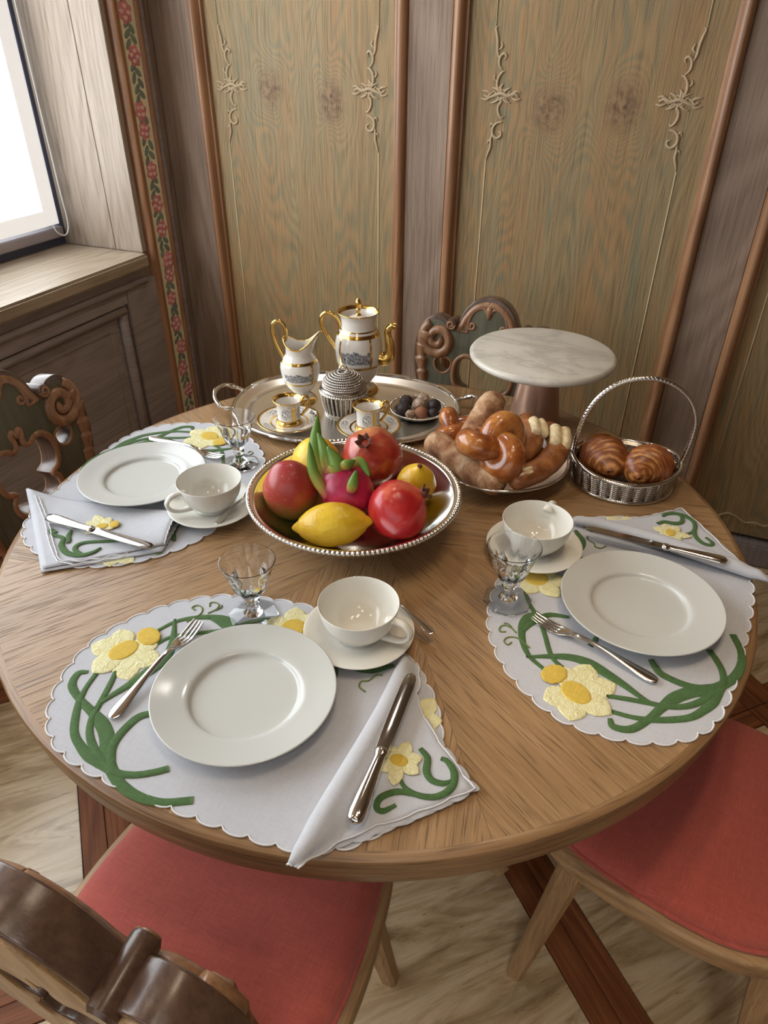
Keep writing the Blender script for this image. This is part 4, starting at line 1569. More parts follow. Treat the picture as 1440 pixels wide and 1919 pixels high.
def make_rolled_napkin():
    root = bpy.data.objects.new('napkin', None)
    C.objects.link(root)
    ys = np.linspace(-.322, -.664, 58)
    rows = []
    for i, y in enumerate(ys):
        t_ = (y + .322) / (-.342)
        xr = np.interp(-y, [.322, .336, .393, .427, .467, .489, .505, .551, .591, .622, .650, .664], [.196, .207, .224, .256, .303, .334, .320, .276, .232, .206, .190, .182])
        sc = .0055 * (abs(math.sin(y * 92)) ** .6)
        r = np.interp(t_, [0, .1, .5, .85, .95, 1], [.0060, .0098, .0118, .0112, .0080, .0026])
        lift = np.interp(t_, [0, .9, 1], [0, 0, .006])
        xc = .1765 + r + .004 * math.sin(t_ * 5)
        row = []
        for a in np.linspace(math.radians(235), math.radians(35), 10):
            row.append((xc + 1.25 * r * math.cos(a), r * (1 + math.sin(a))))
        x0, z0 = row[-1]
        xf = max(x0 + .002, min(xc + 2.6 * r, xr - .001))
        xr2 = max(xf + .001, xr + sc - .002)
        for k in range(1, 5):
            q = k / 4
            row.append((x0 + (xf - x0) * q, z0 + (.0046 - z0) * (q * q * (3 - 2 * q))))
        for k in range(1, 9):
            q = k / 8
            zz = .0046 + .0008 * fbm((x0 + q * .1, y, 0), 22, 5) * math.sin(PI * q)
            row.append((xf + (xr2 - xf) * q, zz if k < 8 else .0030))
        rows.append([(x, y, ZS + z + lift) for x, z in row])
    G = np.array(rows)
    V, Fc = grid(G)
    o = mesh_obj('rolled_layer', V, Fc, 'linen', root)
    fix_normals(o)
    md = o.modifiers.new('s', 'SOLIDIFY')
    md.thickness = .0009
    md.offset = -1
    bake(o)
    o.data.shade_smooth()
    edge = G[:, -1]
    mesh_obj('stitched_edge', *tube(edge + np.array((0, 0, .0008)), .0012, 6), 'white_thread', root)
    tipc = G[-1]
    mesh_obj('stitched_edge', *tube(np.vstack([tipc[1:11]]), .0011, 6), 'white_thread', root)
    lo = [(.190, -.338), (.230, -.394), (.262, -.424), (.300, -.455), (.341, -.487), (.322, -.512), (.282, -.555), (.236, -.598), (.205, -.612), (.19, -.55), (.19, -.42)]
    mesh_obj('lower_fold', *sheet(lo, ZS + .0012, .0012, 8), 'linen', root)
    lo2 = [(.190, -.345), (.236, -.405), (.262, -.432), (.300, -.465), (.332, -.487), (.314, -.520), (.276, -.562), (.236, -.602), (.205, -.626), (.19, -.55), (.19, -.42)]
    mesh_obj('lower_fold', *sheet(lo2, ZS - .0002, .0014, 8, .003), 'linen', root)
    zb = ZS + .0056
    daffodil(root, (.236, -.490), [(.262, -.474), (.266, -.498), (.243, -.526), (.216, -.512), (.212, -.476), (.238, -.458)], .020, None, zb, .009, 1.3)
    for pts, w in [([(.243, -.508), (.256, -.522), (.276, -.526), (.297, -.519), (.309, -.501), (.306, -.480), (.293, -.467), (.284, -.466)], [.004, .006, .008, .009, .010, .010, .008, .006]),
                   ([(.276, -.526), (.251, -.531), (.235, -.546), (.235, -.560), (.244, -.562), (.255, -.549)], [.006, .009, .009, .008, .008, .005]),
                   ([(.255, -.462), (.268, -.472), (.273, -.490), (.283, -.500), (.298, -.499), (.307, -.490)], [.007, .009, .010, .009, .008, .003])]:
        mesh_obj('stem', *ribbon(pts, w, zb, .0010), 'green_thread', root)
    return root


nap0 = make_rolled_napkin()
nap0.rotation_euler = (0, 0, 0)
tag(nap0, 'rolled white linen napkin with daffodil, pointing over the near table edge', 'napkin', 'embroidered napkins')
n2 = copy_tree(nap0)
n2.rotation_euler = (0, 0, ANG['right'])
tag(n2, 'rolled white linen napkin with daffodil beyond the right-hand plate', 'napkin', 'embroidered napkins')

root = bpy.data.objects.new('napkin', None)
C.objects.link(root)
tag(root, 'flat folded white napkin with daffodil in front of the window-side plate', 'napkin', 'embroidered napkins')


def flat_napkin_layer(name, outline, z, h, curl):
    """quad sheet (a,b,c,d corners) as a grid with a gentle lift at the rear corner and a curled end"""
    a, b, c, d = [np.array(p) for p in outline]
    n = 26
    G = np.zeros((n, n, 3))
    for i in range(n):
        for j in range(n):
            u, v = i / (n - 1), j / (n - 1)
            p = a * (1 - u) * (1 - v) + b * (1 - u) * v + c * u * v + d * u * (1 - v)
            zz = z + h * fbm((p[0], p[1], 0), 14, 3) * .35
            zz += curl * max(0, (u - .62) / .38) ** 1.5 * math.sin(PI * min(1, .12 + v * .88)) ** .7
            zz += .014 * max(0, 1 - np.linalg.norm(p - a) / .09) ** 1.5
            e = .002 * abs(math.sin(v * 26)) if u == 1 else 0
            G[i, j] = (p[0] + e, p[1], max(zz, ZS - .001))
    V, Fc = grid(G)
    o = fix_normals(mesh_obj(name, V, Fc, 'linen', root))
    if o.data.polygons[0].normal.z < 0:
        o.data.flip_normals()
    md = o.modifiers.new('s', 'SOLIDIFY')
    md.thickness = .0011
    md.offset = -1
    bake(o)
    o.data.shade_smooth()
    return G


flat_napkin_layer('lower_fold', [(-.672, -.190), (-.465, -.368), (-.312, -.240), (-.345, -.128)], ZS + .0006, .001, .002)
G = flat_napkin_layer('upper_fold', [(-.668, -.190), (-.467, -.362), (-.318, -.225), (-.352, -.132)], ZS + .0036, .0012, .0125)
mesh_obj('stitched_edge', *tube(G[-1] + np.array((0, 0, .0006)), .0014, 6), 'white_thread', root)
for k, off in ((0, .0), (1, .010)):
    pts = [(-.640 + off, -.203), (-.600 + off, -.232), (-.560 + off, -.262), (-.528 + off, -.290), (-.492 + off, -.318), (-.455, -.340 + off * .5), (-.415, -.330 + off), (-.36, -.285 + off)]
    P = resample(spline(pts, 8), 120)
    P = np.stack([P[:, 0] + .004 * np.abs(np.sin(np.arange(120) * .26)), P[:, 1] + .003 * np.abs(np.cos(np.arange(120) * .26)), np.full(120, ZS + .0062)], 1)
    P[:, 2] += .012 * np.clip(1 - np.hypot(P[:, 0] + .668, P[:, 1] + .19) / .09, 0, 1) ** 1.5
    mesh_obj('stitched_edge', *tube(P, .0012, 6), 'white_thread', root)
zb = ZS + .0052
daffodil(root, (-.456, -.226), [(-.493, -.225), (-.492, -.200), (-.462, -.196), (-.432, -.214), (-.440, -.252), (-.470, -.256)], .022, (-.438, -.212), zb, .009, 1.3, .011)
for pts, w in [([(-.520, -.272), (-.535, -.270), (-.520, -.280), (-.497, -.281), (-.484, -.299), (-.458, -.313), (-.432, -.309), (-.418, -.294), (-.414, -.278)], [.006, .010, .007, .008, .011, .012, .011, .009, .005]),
               ([(-.500, -.256), (-.494, -.270), (-.483, -.282), (-.478, -.290)], [.005, .009, .009, .008]),
               ([(-.434, -.306), (-.451, -.301), (-.458, -.289), (-.449, -.275), (-.416, -.258), (-.398, -.250)], [.008, .009, .009, .008, .007, .004])]:
    mesh_obj('stem', *ribbon(pts, w, zb, .0010), 'green_thread', root)

# ------------------------------------------------------------------ fruit bowl
BW = (-.028, -.038)
bowl = thing('fruit_bowl', 'shallow silver bowl with a beaded rim holding the fruit', 'bowl', (BW[0], BW[1], TZ))
prof = [(.0, .012), (.055, .012), (.060, .0), (.068, .0), (.066, .006), (.060, .013), (.080, .0175), (.120, .030), (.155, .050), (.178, .072), (.184, .081), (.1885, .0845), (.188, .087), (.180, .085), (.174, .0775), (.150, .053), (.118, .0345), (.075, .0215), (.040, .0185), (.0, .018)]
fix_normals(mesh_obj('bowl_body', *lathe([(max(0, r), z) for r, z in spline(prof, 3)], 120), 'silver', bowl))
NB = 150
P = [(.1895 * math.cos(a), .1895 * math.sin(a), .0855) for a in np.linspace(0, 2 * PI, NB * 6, endpoint=False)]
mesh_obj('beaded_rim', *tube(P, .0044, 8, closed=True, prof=lambda i, a: .62 + .5 * abs(math.sin(PI * i / 6))), 'silver', bowl)


def blob(name, fn, mat, loc, rot=(0, 0, 0), n=40, m=28, parent=None):
    """closed surface from fn(theta in 0..2pi, phi in -pi/2..pi/2) -> xyz"""
    V = [fn(0, -PI / 2)]
    for i in range(1, m):
        ph = -PI / 2 + PI * i / m
        for j in range(n):
            V.append(fn(2 * PI * j / n, ph))
    V.append(fn(0, PI / 2))
    Fc = [(0, 1 + (j + 1) % n, 1 + j) for j in range(n)]
    for i in range(m - 2):
        for j in range(n):
            a, b = 1 + i * n + j, 1 + i * n + (j + 1) % n
            Fc.append((a, b, b + n, a + n))
    last = 1 + (m - 2) * n
    Fc += [(last + j, last + (j + 1) % n, len(V) - 1) for j in range(n)]
    return mesh_obj(name, V, Fc, mat, parent, loc, rot)


def sph(th, ph):
    return np.array((math.cos(ph) * math.cos(th), math.cos(ph) * math.sin(th), math.sin(ph)))


def mango_fn(th, ph):
    u = sph(th, ph)
    k = 1 + .06 * u[0] * u[2] + .03 * nz(u, 1.6, 1)
    return tuple(u * np.array((.0505, .047, .060)) * k)


tag(blob('mango', mango_fn, 'mango_skin', (-.135, -.080, TZ + .082), (math.radians(8), math.radians(-10), .3)), 'red and green mango at the left of the fruit bowl', 'mango')


def lemon_fn(L, R, seed, nip=.16):
    def fn(th, ph):
        u = sph(th, ph)
        s = u[2]
        r = math.sqrt(max(0, 1 - s * s)) ** 1.08
        ax = s * (1 - nip) + nip * math.copysign(abs(s) ** 14, s)
        k = 1 + .035 * fbm(u, 1.7, seed)
        if abs(s) > .9:
            r = r * .8 + .02 * (1 - abs(s)) / .1
        return (R * r * math.cos(th) * k, R * r * math.sin(th) * k, L * ax)
    return fn


def lemon(label, loc, L, R, rot, seed):
    o = blob('lemon', lemon_fn(L, R, seed), 'lemon_skin', loc, rot, 44, 40)
    V, Fc = lathe([(0, .0), (.0042, .0), (.005, .0015), (.003, .0035), (0, .0035)], 10)
    mesh_obj('stem_scar', V, Fc, 'calyx', o, (0, 0, L * .992))
    return tag(o, label, 'lemon', 'lemons in the fruit bowl')


lemon('large pointed lemon lying at the front of the fruit bowl', (-.030, -.126, TZ + .066), .072, .0385, (0, math.radians(82), math.radians(20)), 1)
lemon('knobbly yellow lemon at the back left, behind the green dragon fruit tips', (-.142, .036, TZ + .082), .058, .046, (math.radians(70), math.radians(20), .6), 2)
lemon('upright yellow lemon at the right between the two pomegranates', (.066, .030, TZ + .083), .048, .036, (math.radians(14), math.radians(12), 0), 3)


def pomegranate(label, loc, R, rot, mat, seed, group='pomegranates in the fruit bowl'):
    def fn(th, ph):
        u = sph(th, ph)
        k = 1 + .025 * math.cos(5 * th + seed) * math.cos(ph) + .02 * nz(u, 1.8, seed)
        z = u[2] * .93
        if u[2] > .9:
            z += .10 * ((u[2] - .9) / .1) ** 2
        return tuple(np.array((u[0], u[1], z)) * R * k)
    o = blob('pomegranate', fn, mat, loc, rot, 48, 36)
    # crown
    n, V, Fc = 36, [], []
    for i, (f, z) in enumerate(((.15, .98), (.17, 1.08), (.22, 1.16), (.20, 1.15), (.12, 1.07))):
        for j in range(n):
            a = 2 * PI * j / n
            sp = abs(((a * 6 / (2 * PI)) % 1) - .5) * 2
            zz = z + (.13 * (sp - .4) if i in (2, 3) else 0)
            rr = f * (1 + (.25 * sp if i in (2, 3) else 0))
            V.append((R * rr * math.cos(a), R * rr * math.sin(a), R * zz))
    for i in range(4):
        for j in range(n):
            Fc.append((i * n + j, i * n + (j + 1) % n, (i + 1) * n + (j + 1) % n, (i + 1) * n + j))
    mesh_obj('crown', V, Fc, 'calyx', o)
    return tag(o, label, 'pomegranate', group)


pomegranate('large pale red pomegranate at the back of the fruit bowl, crown to the camera', (-.040, .072, TZ + .094), .0585, (math.radians(34), math.radians(-14), math.radians(20)), 'pomegranate_skin_pale', 1)
pomegranate('deep red pomegranate at the front right of the fruit bowl, crown to the right', (.066, -.064, TZ + .083), .0535, (math.radians(10), math.radians(52), math.radians(35)), 'pomegranate_skin', 2)

dr = blob('dragon_fruit', lambda th, ph: tuple(sph(th, ph) * np.array((.052, .047, .047)) * (1 + .03 * nz(sph(th, ph), 2, 4) + .05 * max(0, -sph(th, ph)[0]))), 'dragon_skin', (-.036, -.050, TZ + .088), (0, math.radians(28), math.radians(-12)))
tag(dr, 'pink dragon fruit with long green scales in the middle of the fruit bowl', 'dragon fruit')


def bract(base, mid, tip, w, bend=0):
    P = spline([base, mid, tip], 8)
    n = len(P)
    k = np.linspace(0, 1, n)
    W = w * np.clip(np.sin(PI * (.18 + .82 * k)) ** .8, .03, None)
    T = np.gradient(P, axis=0)
    T /= np.linalg.norm(T, axis=1, keepdims=True)
    up_ = np.array((.35, -.9, .25))
    S = np.cross(T, up_)
    S /= np.linalg.norm(S, axis=1, keepdims=True)
    N = np.cross(S, T)
    G = np.zeros((n, 7, 3))
    for j, f in enumerate(np.linspace(-1, 1, 7)):
        G[:, j] = P + S * (W * f / 2)[:, None] + N * (-.22 * W * f * f)[:, None]
    V, Fc = grid(G)
    o = mesh_obj('scale', V, Fc, 'dragon_scale')
    at = o.data.attributes.new('tip', 'FLOAT', 'POINT')
    for i in range(len(V)):
        at.data[i].value = float(k[i // 7])
    md = o.modifiers.new('s', 'SOLIDIFY')
    md.thickness = .0018
    bake(o)
    o.data.shade_smooth()
    return o


dm = Matrix.Translation(dr.location) @ dr.rotation_euler.to_matrix().to_4x4()
dmi = dm.inverted()
for b, m_, tp, w in [((-.070, -.072, .858), (-.096, -.050, .905), (-.108, -.014, .958), .026), ((-.064, -.064, .872), (-.074, -.055, .905), (-.098, -.034, .935), .022),
                     ((-.054, -.092, .842), (-.084, -.084, .884), (-.101, -.062, .930), .018), ((-.066, -.066, .868), (-.048, -.064, .893), (-.072, -.050, .922), .030),
                     ((-.012, -.088, .862), (-.008, -.086, .880), (-.008, -.072, .900), .017), ((-.030, -.050, .890), (-.014, -.040, .898), (.008, -.050, .880), .016),
                     ((-.040, -.060, .888), (-.030, -.062, .900), (-.020, -.050, .905), .018)]:
    o = bract(*[np.array(tuple(Vector(q))) for q in (b, m_, tp)], w)
    for v in o.data.vertices:
        v.co = dmi @ v.co
    o.parent = dr

# ------------------------------------------------------------------ silver tray and coffee service
TC, TA = (-.252, .408), math.radians(17)
tray = thing('serving_tray', 'oval silver tray with two scroll handles carrying the coffee service', 'tray', (TC[0], TC[1], TZ), TA)


def sup(a, A, B, p=2.3):
    c, s = math.cos(a), math.sin(a)
    return (A * math.copysign(abs(c) ** (2 / p), c), B * math.copysign(abs(s) ** (2 / p), s))


n = 144
rows = []
for (off, z) in [(-.10, .0035), (-.045, .0035), (-.042, .0046), (-.040, .0035), (-.030, .0035), (-.022, .0060), (-.012, .0150), (-.004, .0175), (.0, .0165), (-.002, .0150), (-.012, .0110), (-.024, .0015), (-.035, .0), (-.10, .0)]:
    rows.append([(*sup(a, .275 + off, .198 + off), z) for a in np.linspace(0, 2 * PI, n, endpoint=False)])
V, Fc = grid(np.array(rows), False, True)
V = [tuple(v) for v in V]
V += [(0, 0, .0035), (0, 0, 0)]
Fc += [(len(V) - 2, j, (j + 1) % n) for j in range(n)] + [(len(V) - 1, 13 * n + (j + 1) % n, 13 * n + j) for j in range(n)]
fix_normals(mesh_obj('tray_body', V, Fc, 'silver_satin', tray))
P = [(*sup(a, .2735, .1965), .0170) for a in np.linspace(0, 2 * PI, 200, endpoint=False)]
mesh_obj('rolled_rim', *tube(P, .0042, 10, closed=True), 'silver', tray)
for deg in (68, 112, 248, 292, 30, 150):
    a0 = math.radians(deg)
    P = [(*sup(a, .2735, .1965), .0172) for a in np.linspace(a0 - .13, a0 + .13, 8)]
    mesh_obj('rim_clasp', *tube(P, .0068, 8, flat=.9), 'silver', tray, sharp=40)
for s in (-1, 1):
    P = spline([(s * .262, -.052, .017), (s * .290, -.058, .024), (s * .312, -.042, .036), (s * .322, 0, .040), (s * .312, .042, .036), (s * .290, .058, .024), (s * .262, .052, .017)], 8)
    k = np.linspace(0, 1, len(P))
    R = .0046 + .0022 * np.exp(-((k - .5) / .05) ** 2) + .002 * np.exp(-((k - .22) / .04) ** 2) + .002 * np.exp(-((k - .78) / .04) ** 2)
    mesh_obj('handle', *tube(P, R, 12), 'silver', tray)
ZT = TZ + .0036


def ring_band(prof_fn, z0, z1, mat, parent, name, off=.0006, n=64, k=6):
    pr = [(prof_fn(z) + off, z) for z in np.linspace(z0, z1, k)]
    return mesh_obj(name, *lathe(pr, n), mat, parent)


def patch(prof_fn, z0, z1, a0, a1, mat, parent, name, off=.0005, k=14, m=20):
    V, Fc = lathe([(prof_fn(z) + off, z) for z in np.linspace(z0, z1, k)], m, None, a0, a1)
    uv = [((j / m), i / (k - 1)) for i in range(k) for j in range(m + 1)]
    return mesh_obj(name, V, Fc, mat, parent, uv=uv)


def prof_interp(prof):
    P = spline(prof, 6)
    zs, rs = P[:, 1], P[:, 0]
    o = np.argsort(zs)
    return lambda z: float(np.interp(z, zs[o], rs[o]))


# coffee pot ------------------------------------------------------------
pot = thing('coffee_pot', 'tall white and gold coffee pot with engraved town view', 'coffee pot', (-.272, .532, ZT), math.radians(8))
out = [(.034, .030), (.045, .045), (.054, .070), (.0585, .100), (.059, .122), (.0545, .145), (.0465, .160), (.0425, .168), (.0420, .180), (.0440, .192), (.0500, .203)]
pf = prof_interp(out)
foot = [(0, 0), (.047, 0), (.0485, .003), (.046, .008), (.036, .014), (.029, .020), (.028, .026)]
inn = [(.0510, .2045), (.0495, .2045), (.0430, .192), (.0400, .180), (.0400, .170), (0, .168)]
fix_normals(mesh_obj('body', *lathe(foot + [(max(0, r), z) for r, z in spline(out, 4)] + inn, 64), 'fine_china', pot, sharp=50))
ring_band(pf, .150, .158, 'gold', pot, 'gold_band')
ring_band(pf, .073, .079, 'gold', pot, 'gold_band')
ring_band(pf, .163, .166, 'gold', pot, 'gold_line')
mesh_obj('rim_band', *lathe([(.0492, .2020), (.0512, .2036), (.0512, .2052), (.0494, .2052), (.0472, .2005), (.0450, .1965)], 64), 'gold', pot)
mesh_obj('foot_band', *lathe([(.0478, .0002), (.0492, .003), (.0468, .0086), (.040, .0122)], 64), 'gold', pot)
mesh_obj('foot_band', *lathe([(.0285, .0255), (.0300, .028), (.0345, .0302)], 64), 'gold', pot)
cam_a = math.radians(-76)        # side of the pot that faces the room
patch(pf, .080, .149, cam_a - .80, cam_a + .52, 'engraving', pot, 'town_view')
for a in (cam_a + .58, cam_a - .86):
    patch(pf, .079, .150, a - .05, a + .05, 'gold', pot, 'gold_stripe')
dome = [(0, .196), (.010, .1955), (.022, .191), (.031, .183), (.035, .176), (.0375, .173)]
lid = fix_normals(mesh_obj('lid', *lathe(dome, 48), 'fine_china', pot))
fin = [(0, .238), (.003, .236), (.0065, .229), (.0072, .222), (.0050, .216), (.0038, .213), (.0062, .210), (.0050, .207), (.0044, .200), (.0085, .1955), (0, .195)]
fix_normals(mesh_obj('finial', *lathe([(max(0, r), z) for r, z in spline(fin, 3)], 20), 'gold', lid))
P = spline([(.048, 0, .094), (.066, 0, .090), (.078, 0, .100), (.081, 0, .120), (.077, 0, .142), (.074, 0, .158), (.077, 0, .170), (.086, 0, .177), (.096, 0, .176)], 7)
R = np.interp(np.linspace(0, 1, len(P)), [0, .12, .3, .6, .8, .9, 1], [.017, .0175, .0135, .0085, .0072, .0080, .0085])
mesh_obj('spout', *tube(P, R, 16, ref=(0, 1, 0)), 'gold', pot)
P = spline([(-.046, 0, .156), (-.052, 0, .176), (-.066, 0, .192), (-.084, 0, .194), (-.096, 0, .180), (-.094, 0, .160), (-.080, 0, .134), (-.064, 0, .112), (-.056, 0, .098)], 8)
mesh_obj('handle', *tube(P, np.interp(np.linspace(0, 1, len(P)), [0, .1, .5, 1], [.006, .0048, .0052, .004]), 12), 'gold', pot)

# cream jug --------------------------------------------------------------
jug = thing('cream_jug', 'white and gold cream jug with high gold handle and engraved view', 'jug', (-.380, .420, ZT), math.radians(12))
out = [(.022, .024), (.034, .038), (.044, .060), (.0485, .082), (.0465, .100), (.038, .114), (.033, .122), (.0325, .134), (.034, .148)]
pf = prof_interp(out)


def lip(r, z, a):
    c = math.cos(a)
    if z > .125:
        t_ = min(1, (z - .125) / .024)
        sp = max(0, c) ** 3
        z = z + t_ * (.034 * sp - .008 * math.sin(a) ** 2 + .014 * max(0, -c) ** 3)
        r = r * (1 + t_ * (.62 * sp + .04))
    return (r * math.cos(a), r * math.sin(a), z)


foot = [(.0005, 0), (.036, 0), (.0372, .003), (.034, .008), (.024, .013), (.0195, .018), (.0195, .021)]
so_ = [(r, z) for r, z in spline(out, 4)]
inn = [(.0325, .1478), (.031, .136), (.0315, .122), (.036, .112), (.044, .090), (.0005, .070)]
fix_normals(mesh_obj('body', *lathe(foot + so_ + inn, 64, lip), 'fine_china', jug, sharp=60))
pts = [lip(.0345, .148, a) for a in np.linspace(0, 2 * PI, 96, endpoint=False)]
mesh_obj('rim_band', *tube(pts, .0021, 8, closed=True), 'gold', jug)
ring_band(pf, .104, .110, 'gold', jug, 'gold_band')
ring_band(pf, .052, .056, 'gold', jug, 'gold_band')
mesh_obj('foot_band', *lathe([(.0366, .0002), (.0378, .003), (.0346, .0086), (.030, .0112)], 48), 'gold', jug)
patch(pf, .057, .103, cam_a - .85, cam_a + .62, 'engraving', jug, 'town_view')
for a in (cam_a + .70,):
    patch(pf, .056, .104, a - .07, a + .07, 'gold', jug, 'gold_stripe')
P = spline([(-.034, 0, .150), (-.030, 0, .166), (-.032, 0, .186), (-.044, 0, .198), (-.058, 0, .194), (-.064, 0, .176), (-.060, 0, .150), (-.050, 0, .124), (-.042, 0, .108)], 8)
mesh_obj('handle', *tube(P, .0042, 12), 'gold', jug)


# silver basket weaving --------------------------------------------------
def woven(parent, rad, z0, z1, nrows, nst, mat, tw=None, amp=.0022, ell=1.0, name='strand'):
    for k in range(nrows):
        z = z0 + (z1 - z0) * (k + .5) / nrows
        r = rad(z)
        m_ = nst * 8
        ph = 0.0
        P = []
        for i in range(m_):
            a = 2 * PI * i / m_
            rr = r + amp * (1.6 * abs(math.sin(nst * a / 2)) - .9)
            P.append((rr * math.cos(a), rr * math.sin(a) * ell, z))
        h = (z1 - z0) / nrows * (tw or .62)
        mesh_obj(name, *tube(P, h, 6, closed=True), mat, parent)


def rope(path, r, pitch, n=12, lobes=3, closed=False):
    P = np.array(path)
    d = np.r_[0, np.cumsum(np.linalg.norm(np.diff(P, axis=0), axis=1))]
    return tube(P, r, n, closed=closed, prof=lambda i, a: .82 + .2 * abs(math.cos(lobes / 2 * (a - 2 * PI * d[i] / pitch))))


sug = thing('sugar_basket', 'small lidded silver sugar basket of woven wire with domed lid', 'sugar bowl', (-.254, .402, ZT))
rb = lambda z: .043 + .012 * math.sin(min(1, z / .06) * PI / 2)
fix_normals(mesh_obj('liner', *lathe([(0, .001), (.041, .001), (.0425, .004)] + [(rb(z) - .003, z) for z in np.linspace(.006, .058, 8)] + [(.050, .060), (.046, .058), (0, .056)], 48), 'silver_dark', sug))
for k in range(30):              # upright beaded wires
    a = 2 * PI * k / 30
    P = resample(np.array([((rb(z) + .0008) * math.cos(a), (rb(z) + .0008) * math.sin(a), z) for z in np.linspace(.004, .056, 16)]), 60)
    if k == 0:
        o = mesh_obj('upright_wire', *tube(P, .0033, 8, prof=lambda i, q: .66 + .4 * abs(math.sin(PI * i / 5))), 'silver_mid', sug)
        w0 = o
    else:
        o = w0.copy()
        C.objects.link(o)
        o.rotation_euler = (0, 0, a)
for zz, rr in ((.003, .0445), (.057, .0565)):
    P = [(rr * math.cos(a), rr * math.sin(a), zz) for a in np.linspace(0, 2 * PI, 240, endpoint=False)]
    mesh_obj('rope_ring', *tube(P, .0034, 8, closed=True, prof=lambda i, q: .7 + .4 * abs(math.sin(PI * i / 4))), 'silver', sug)
lid = fix_normals(mesh_obj('lid', *lathe([(.056, .060), (.0575, .063), (.056, .066), (.051, .068), (.049, .0685), (.046, .077), (.036, .088), (.022, .096), (.008, .100), (0, .1005)], 48), 'silver_dark', sug))
rl = lambda t_: (.050 * math.cos(t_), .0685 + .0335 * math.sin(t_))
for k in range(9):
    r_, z_ = rl(.06 + k * .155)
    m_ = max(24, int(r_ * 2 * PI / .0042)) * 4
    P = [(r_ * math.cos(a), r_ * math.sin(a), z_) for a in np.linspace(0, 2 * PI, m_, endpoint=False)]
    mesh_obj('lid_ring', *tube(P, .0030, 7, closed=True, prof=lambda i, q: .62 + .5 * abs(math.sin(PI * i / 4))), 'silver_mid', lid)
P = [(.0095 * math.cos(a), 0, .1075 + .0085 * math.sin(a)) for a in np.linspace(0, 2 * PI, 40, endpoint=False)]
mesh_obj('knob', *tube(P, .0030, 8, closed=True, prof=lambda i, q: .8 + .25 * abs(math.sin(PI * i / 4))), 'silver', lid, rot=(0, 0, .3))


# coffee cups ------------------------------------------------------------
def make_coffee_cup(label):
    c = thing('coffee_cup', label, 'cup', group='gilded coffee cups')
    po = [(0, .002), (.022, .002), (.024, .0), (.030, .0), (.0305, .004), (.0275, .0075), (.0265, .010), (.0262, .030), (.0275, .044), (.0320, .0545), (.0348, .0575), (.0350, .0590), (.0335, .0585), (.0300, .0535), (.0255, .044), (.0242, .030), (.0240, .014), (0, .012)]
    pf_ = lambda z: float(np.interp(z, [.010, .030, .044, .0545], [.0265, .0262, .0275, .0320]))
    fix_normals(mesh_obj('body', *lathe(po, 48), 'fine_china', c, sharp=50))
    mesh_obj('rim_band', *lathe([(.0332, .0560), (.0354, .0578), (.0355, .0594), (.0336, .0592), (.0305, .0545), (.0288, .0520)], 48), 'gold', c)
    mesh_obj('foot_band', *lathe([(.0305, .0002), (.0312, .004), (.0282, .0078), (.0272, .0100)], 48), 'gold', c)
    ring_band(pf_, .010, .0125, 'gold', c, 'gold_line', n=48)
    for a in (-.10, -1.15):
        patch(pf_, .0125, .050, a - .17, a + .17, 'gold', c, 'gold_stripe')
    patch(pf_, .0135, .048, -2.35, -1.34, 'vignette', c, 'flower_spray')
    patch(pf_, .0135, .048, -.92, -.30, 'vignette', c, 'flower_spray')
    P = spline([(.030, 0, .052), (.036, 0, .062), (.044, 0, .062), (.048, 0, .052), (.045, 0, .038), (.036, 0, .024), (.029, 0, .016)], 6)
    mesh_obj('handle', *tube(P, .0034, 10), 'gold', c)
    P = spline([(.030, 0, .046), (.037, 0, .050), (.040, 0, .044), (.036, 0, .038)], 6)
    mesh_obj('handle_curl', *tube(P, .0026, 8), 'gold', c)
    return c


def make_coffee_saucer(label):
    po = [(0, .003), (.030, .003), (.035, 0), (.039, 0), (.041, .004), (.060, .0105), (.0735, .0150), (.0740, .0166), (.070, .0160), (.058, .0128), (.040, .0075), (.036, .0068), (0, .0062)]
    s = fix_normals(mesh_obj('coffee_saucer', *lathe(po, 64), 'fine_china'))
    mesh_obj('gold_rim', *lathe([(.0690, .0162), (.0738, .0174), (.0748, .0166)], 64), 'gold', s)
    mesh_obj('gold_ring', *lathe([(.0410, .0082), (.0450, .0094)], 64), 'gold', s)
    pf_ = lambda r: float(np.interp(r, [.040, .058, .070], [.0079, .0132, .0165]))
    for a in (.4, 1.65, 2.9, 4.15, 5.4):
        V, Fc, uv = [], [], []
        for i, r in enumerate(np.linspace(.047, .067, 6)):
            for j, q in enumerate(np.linspace(a - .36, a + .36, 9)):
                V.append((r * math.cos(q), r * math.sin(q), pf_(r) + .0004))
                uv.append((j / 8, i / 5))
        Fc = [(i * 9 + j, (i + 1) * 9 + j, (i + 1) * 9 + j + 1, i * 9 + j + 1) for i in range(5) for j in range(8)]
        mesh_obj('flower_spray', V, Fc, 'vignette', s, uv=uv)
    return tag(s, label, 'saucer', 'gilded coffee saucers')


cc = make_coffee_cup('small gilded coffee cup at the left of the silver tray, below the cream jug')
cs = make_coffee_saucer('gilded coffee saucer at the left of the silver tray, with a small spoon')
cs.location = (-.342, .285, ZT)
cc.location = (-.342, .285, ZT + .0066)
cc.rotation_euler = (0, 0, math.radians(30))
cc2, cs2 = copy_tree(cc), copy_tree(cs)
cc2['label'] = 'small gilded coffee cup between the sugar basket and the big pomegranate'
cs2['label'] = 'gilded coffee saucer in front of the sugar basket, behind the pomegranate'
cs2.location = (-.158, .330, ZT)
cc2.location = (-.160, .330, ZT + .0066)
cc2.rotation_euler = (0, 0, math.radians(32))
cs2.rotation_euler = (0, 0, .5)
s3 = copy_tree(spoon0)
lay(s3, (-.305, .335), (-.262, .268), ZT + .014, 'little silver spoon lying on the left coffee saucer', 'spoon', 'teaspoons')
s3.scale = (.68, .62, .8)

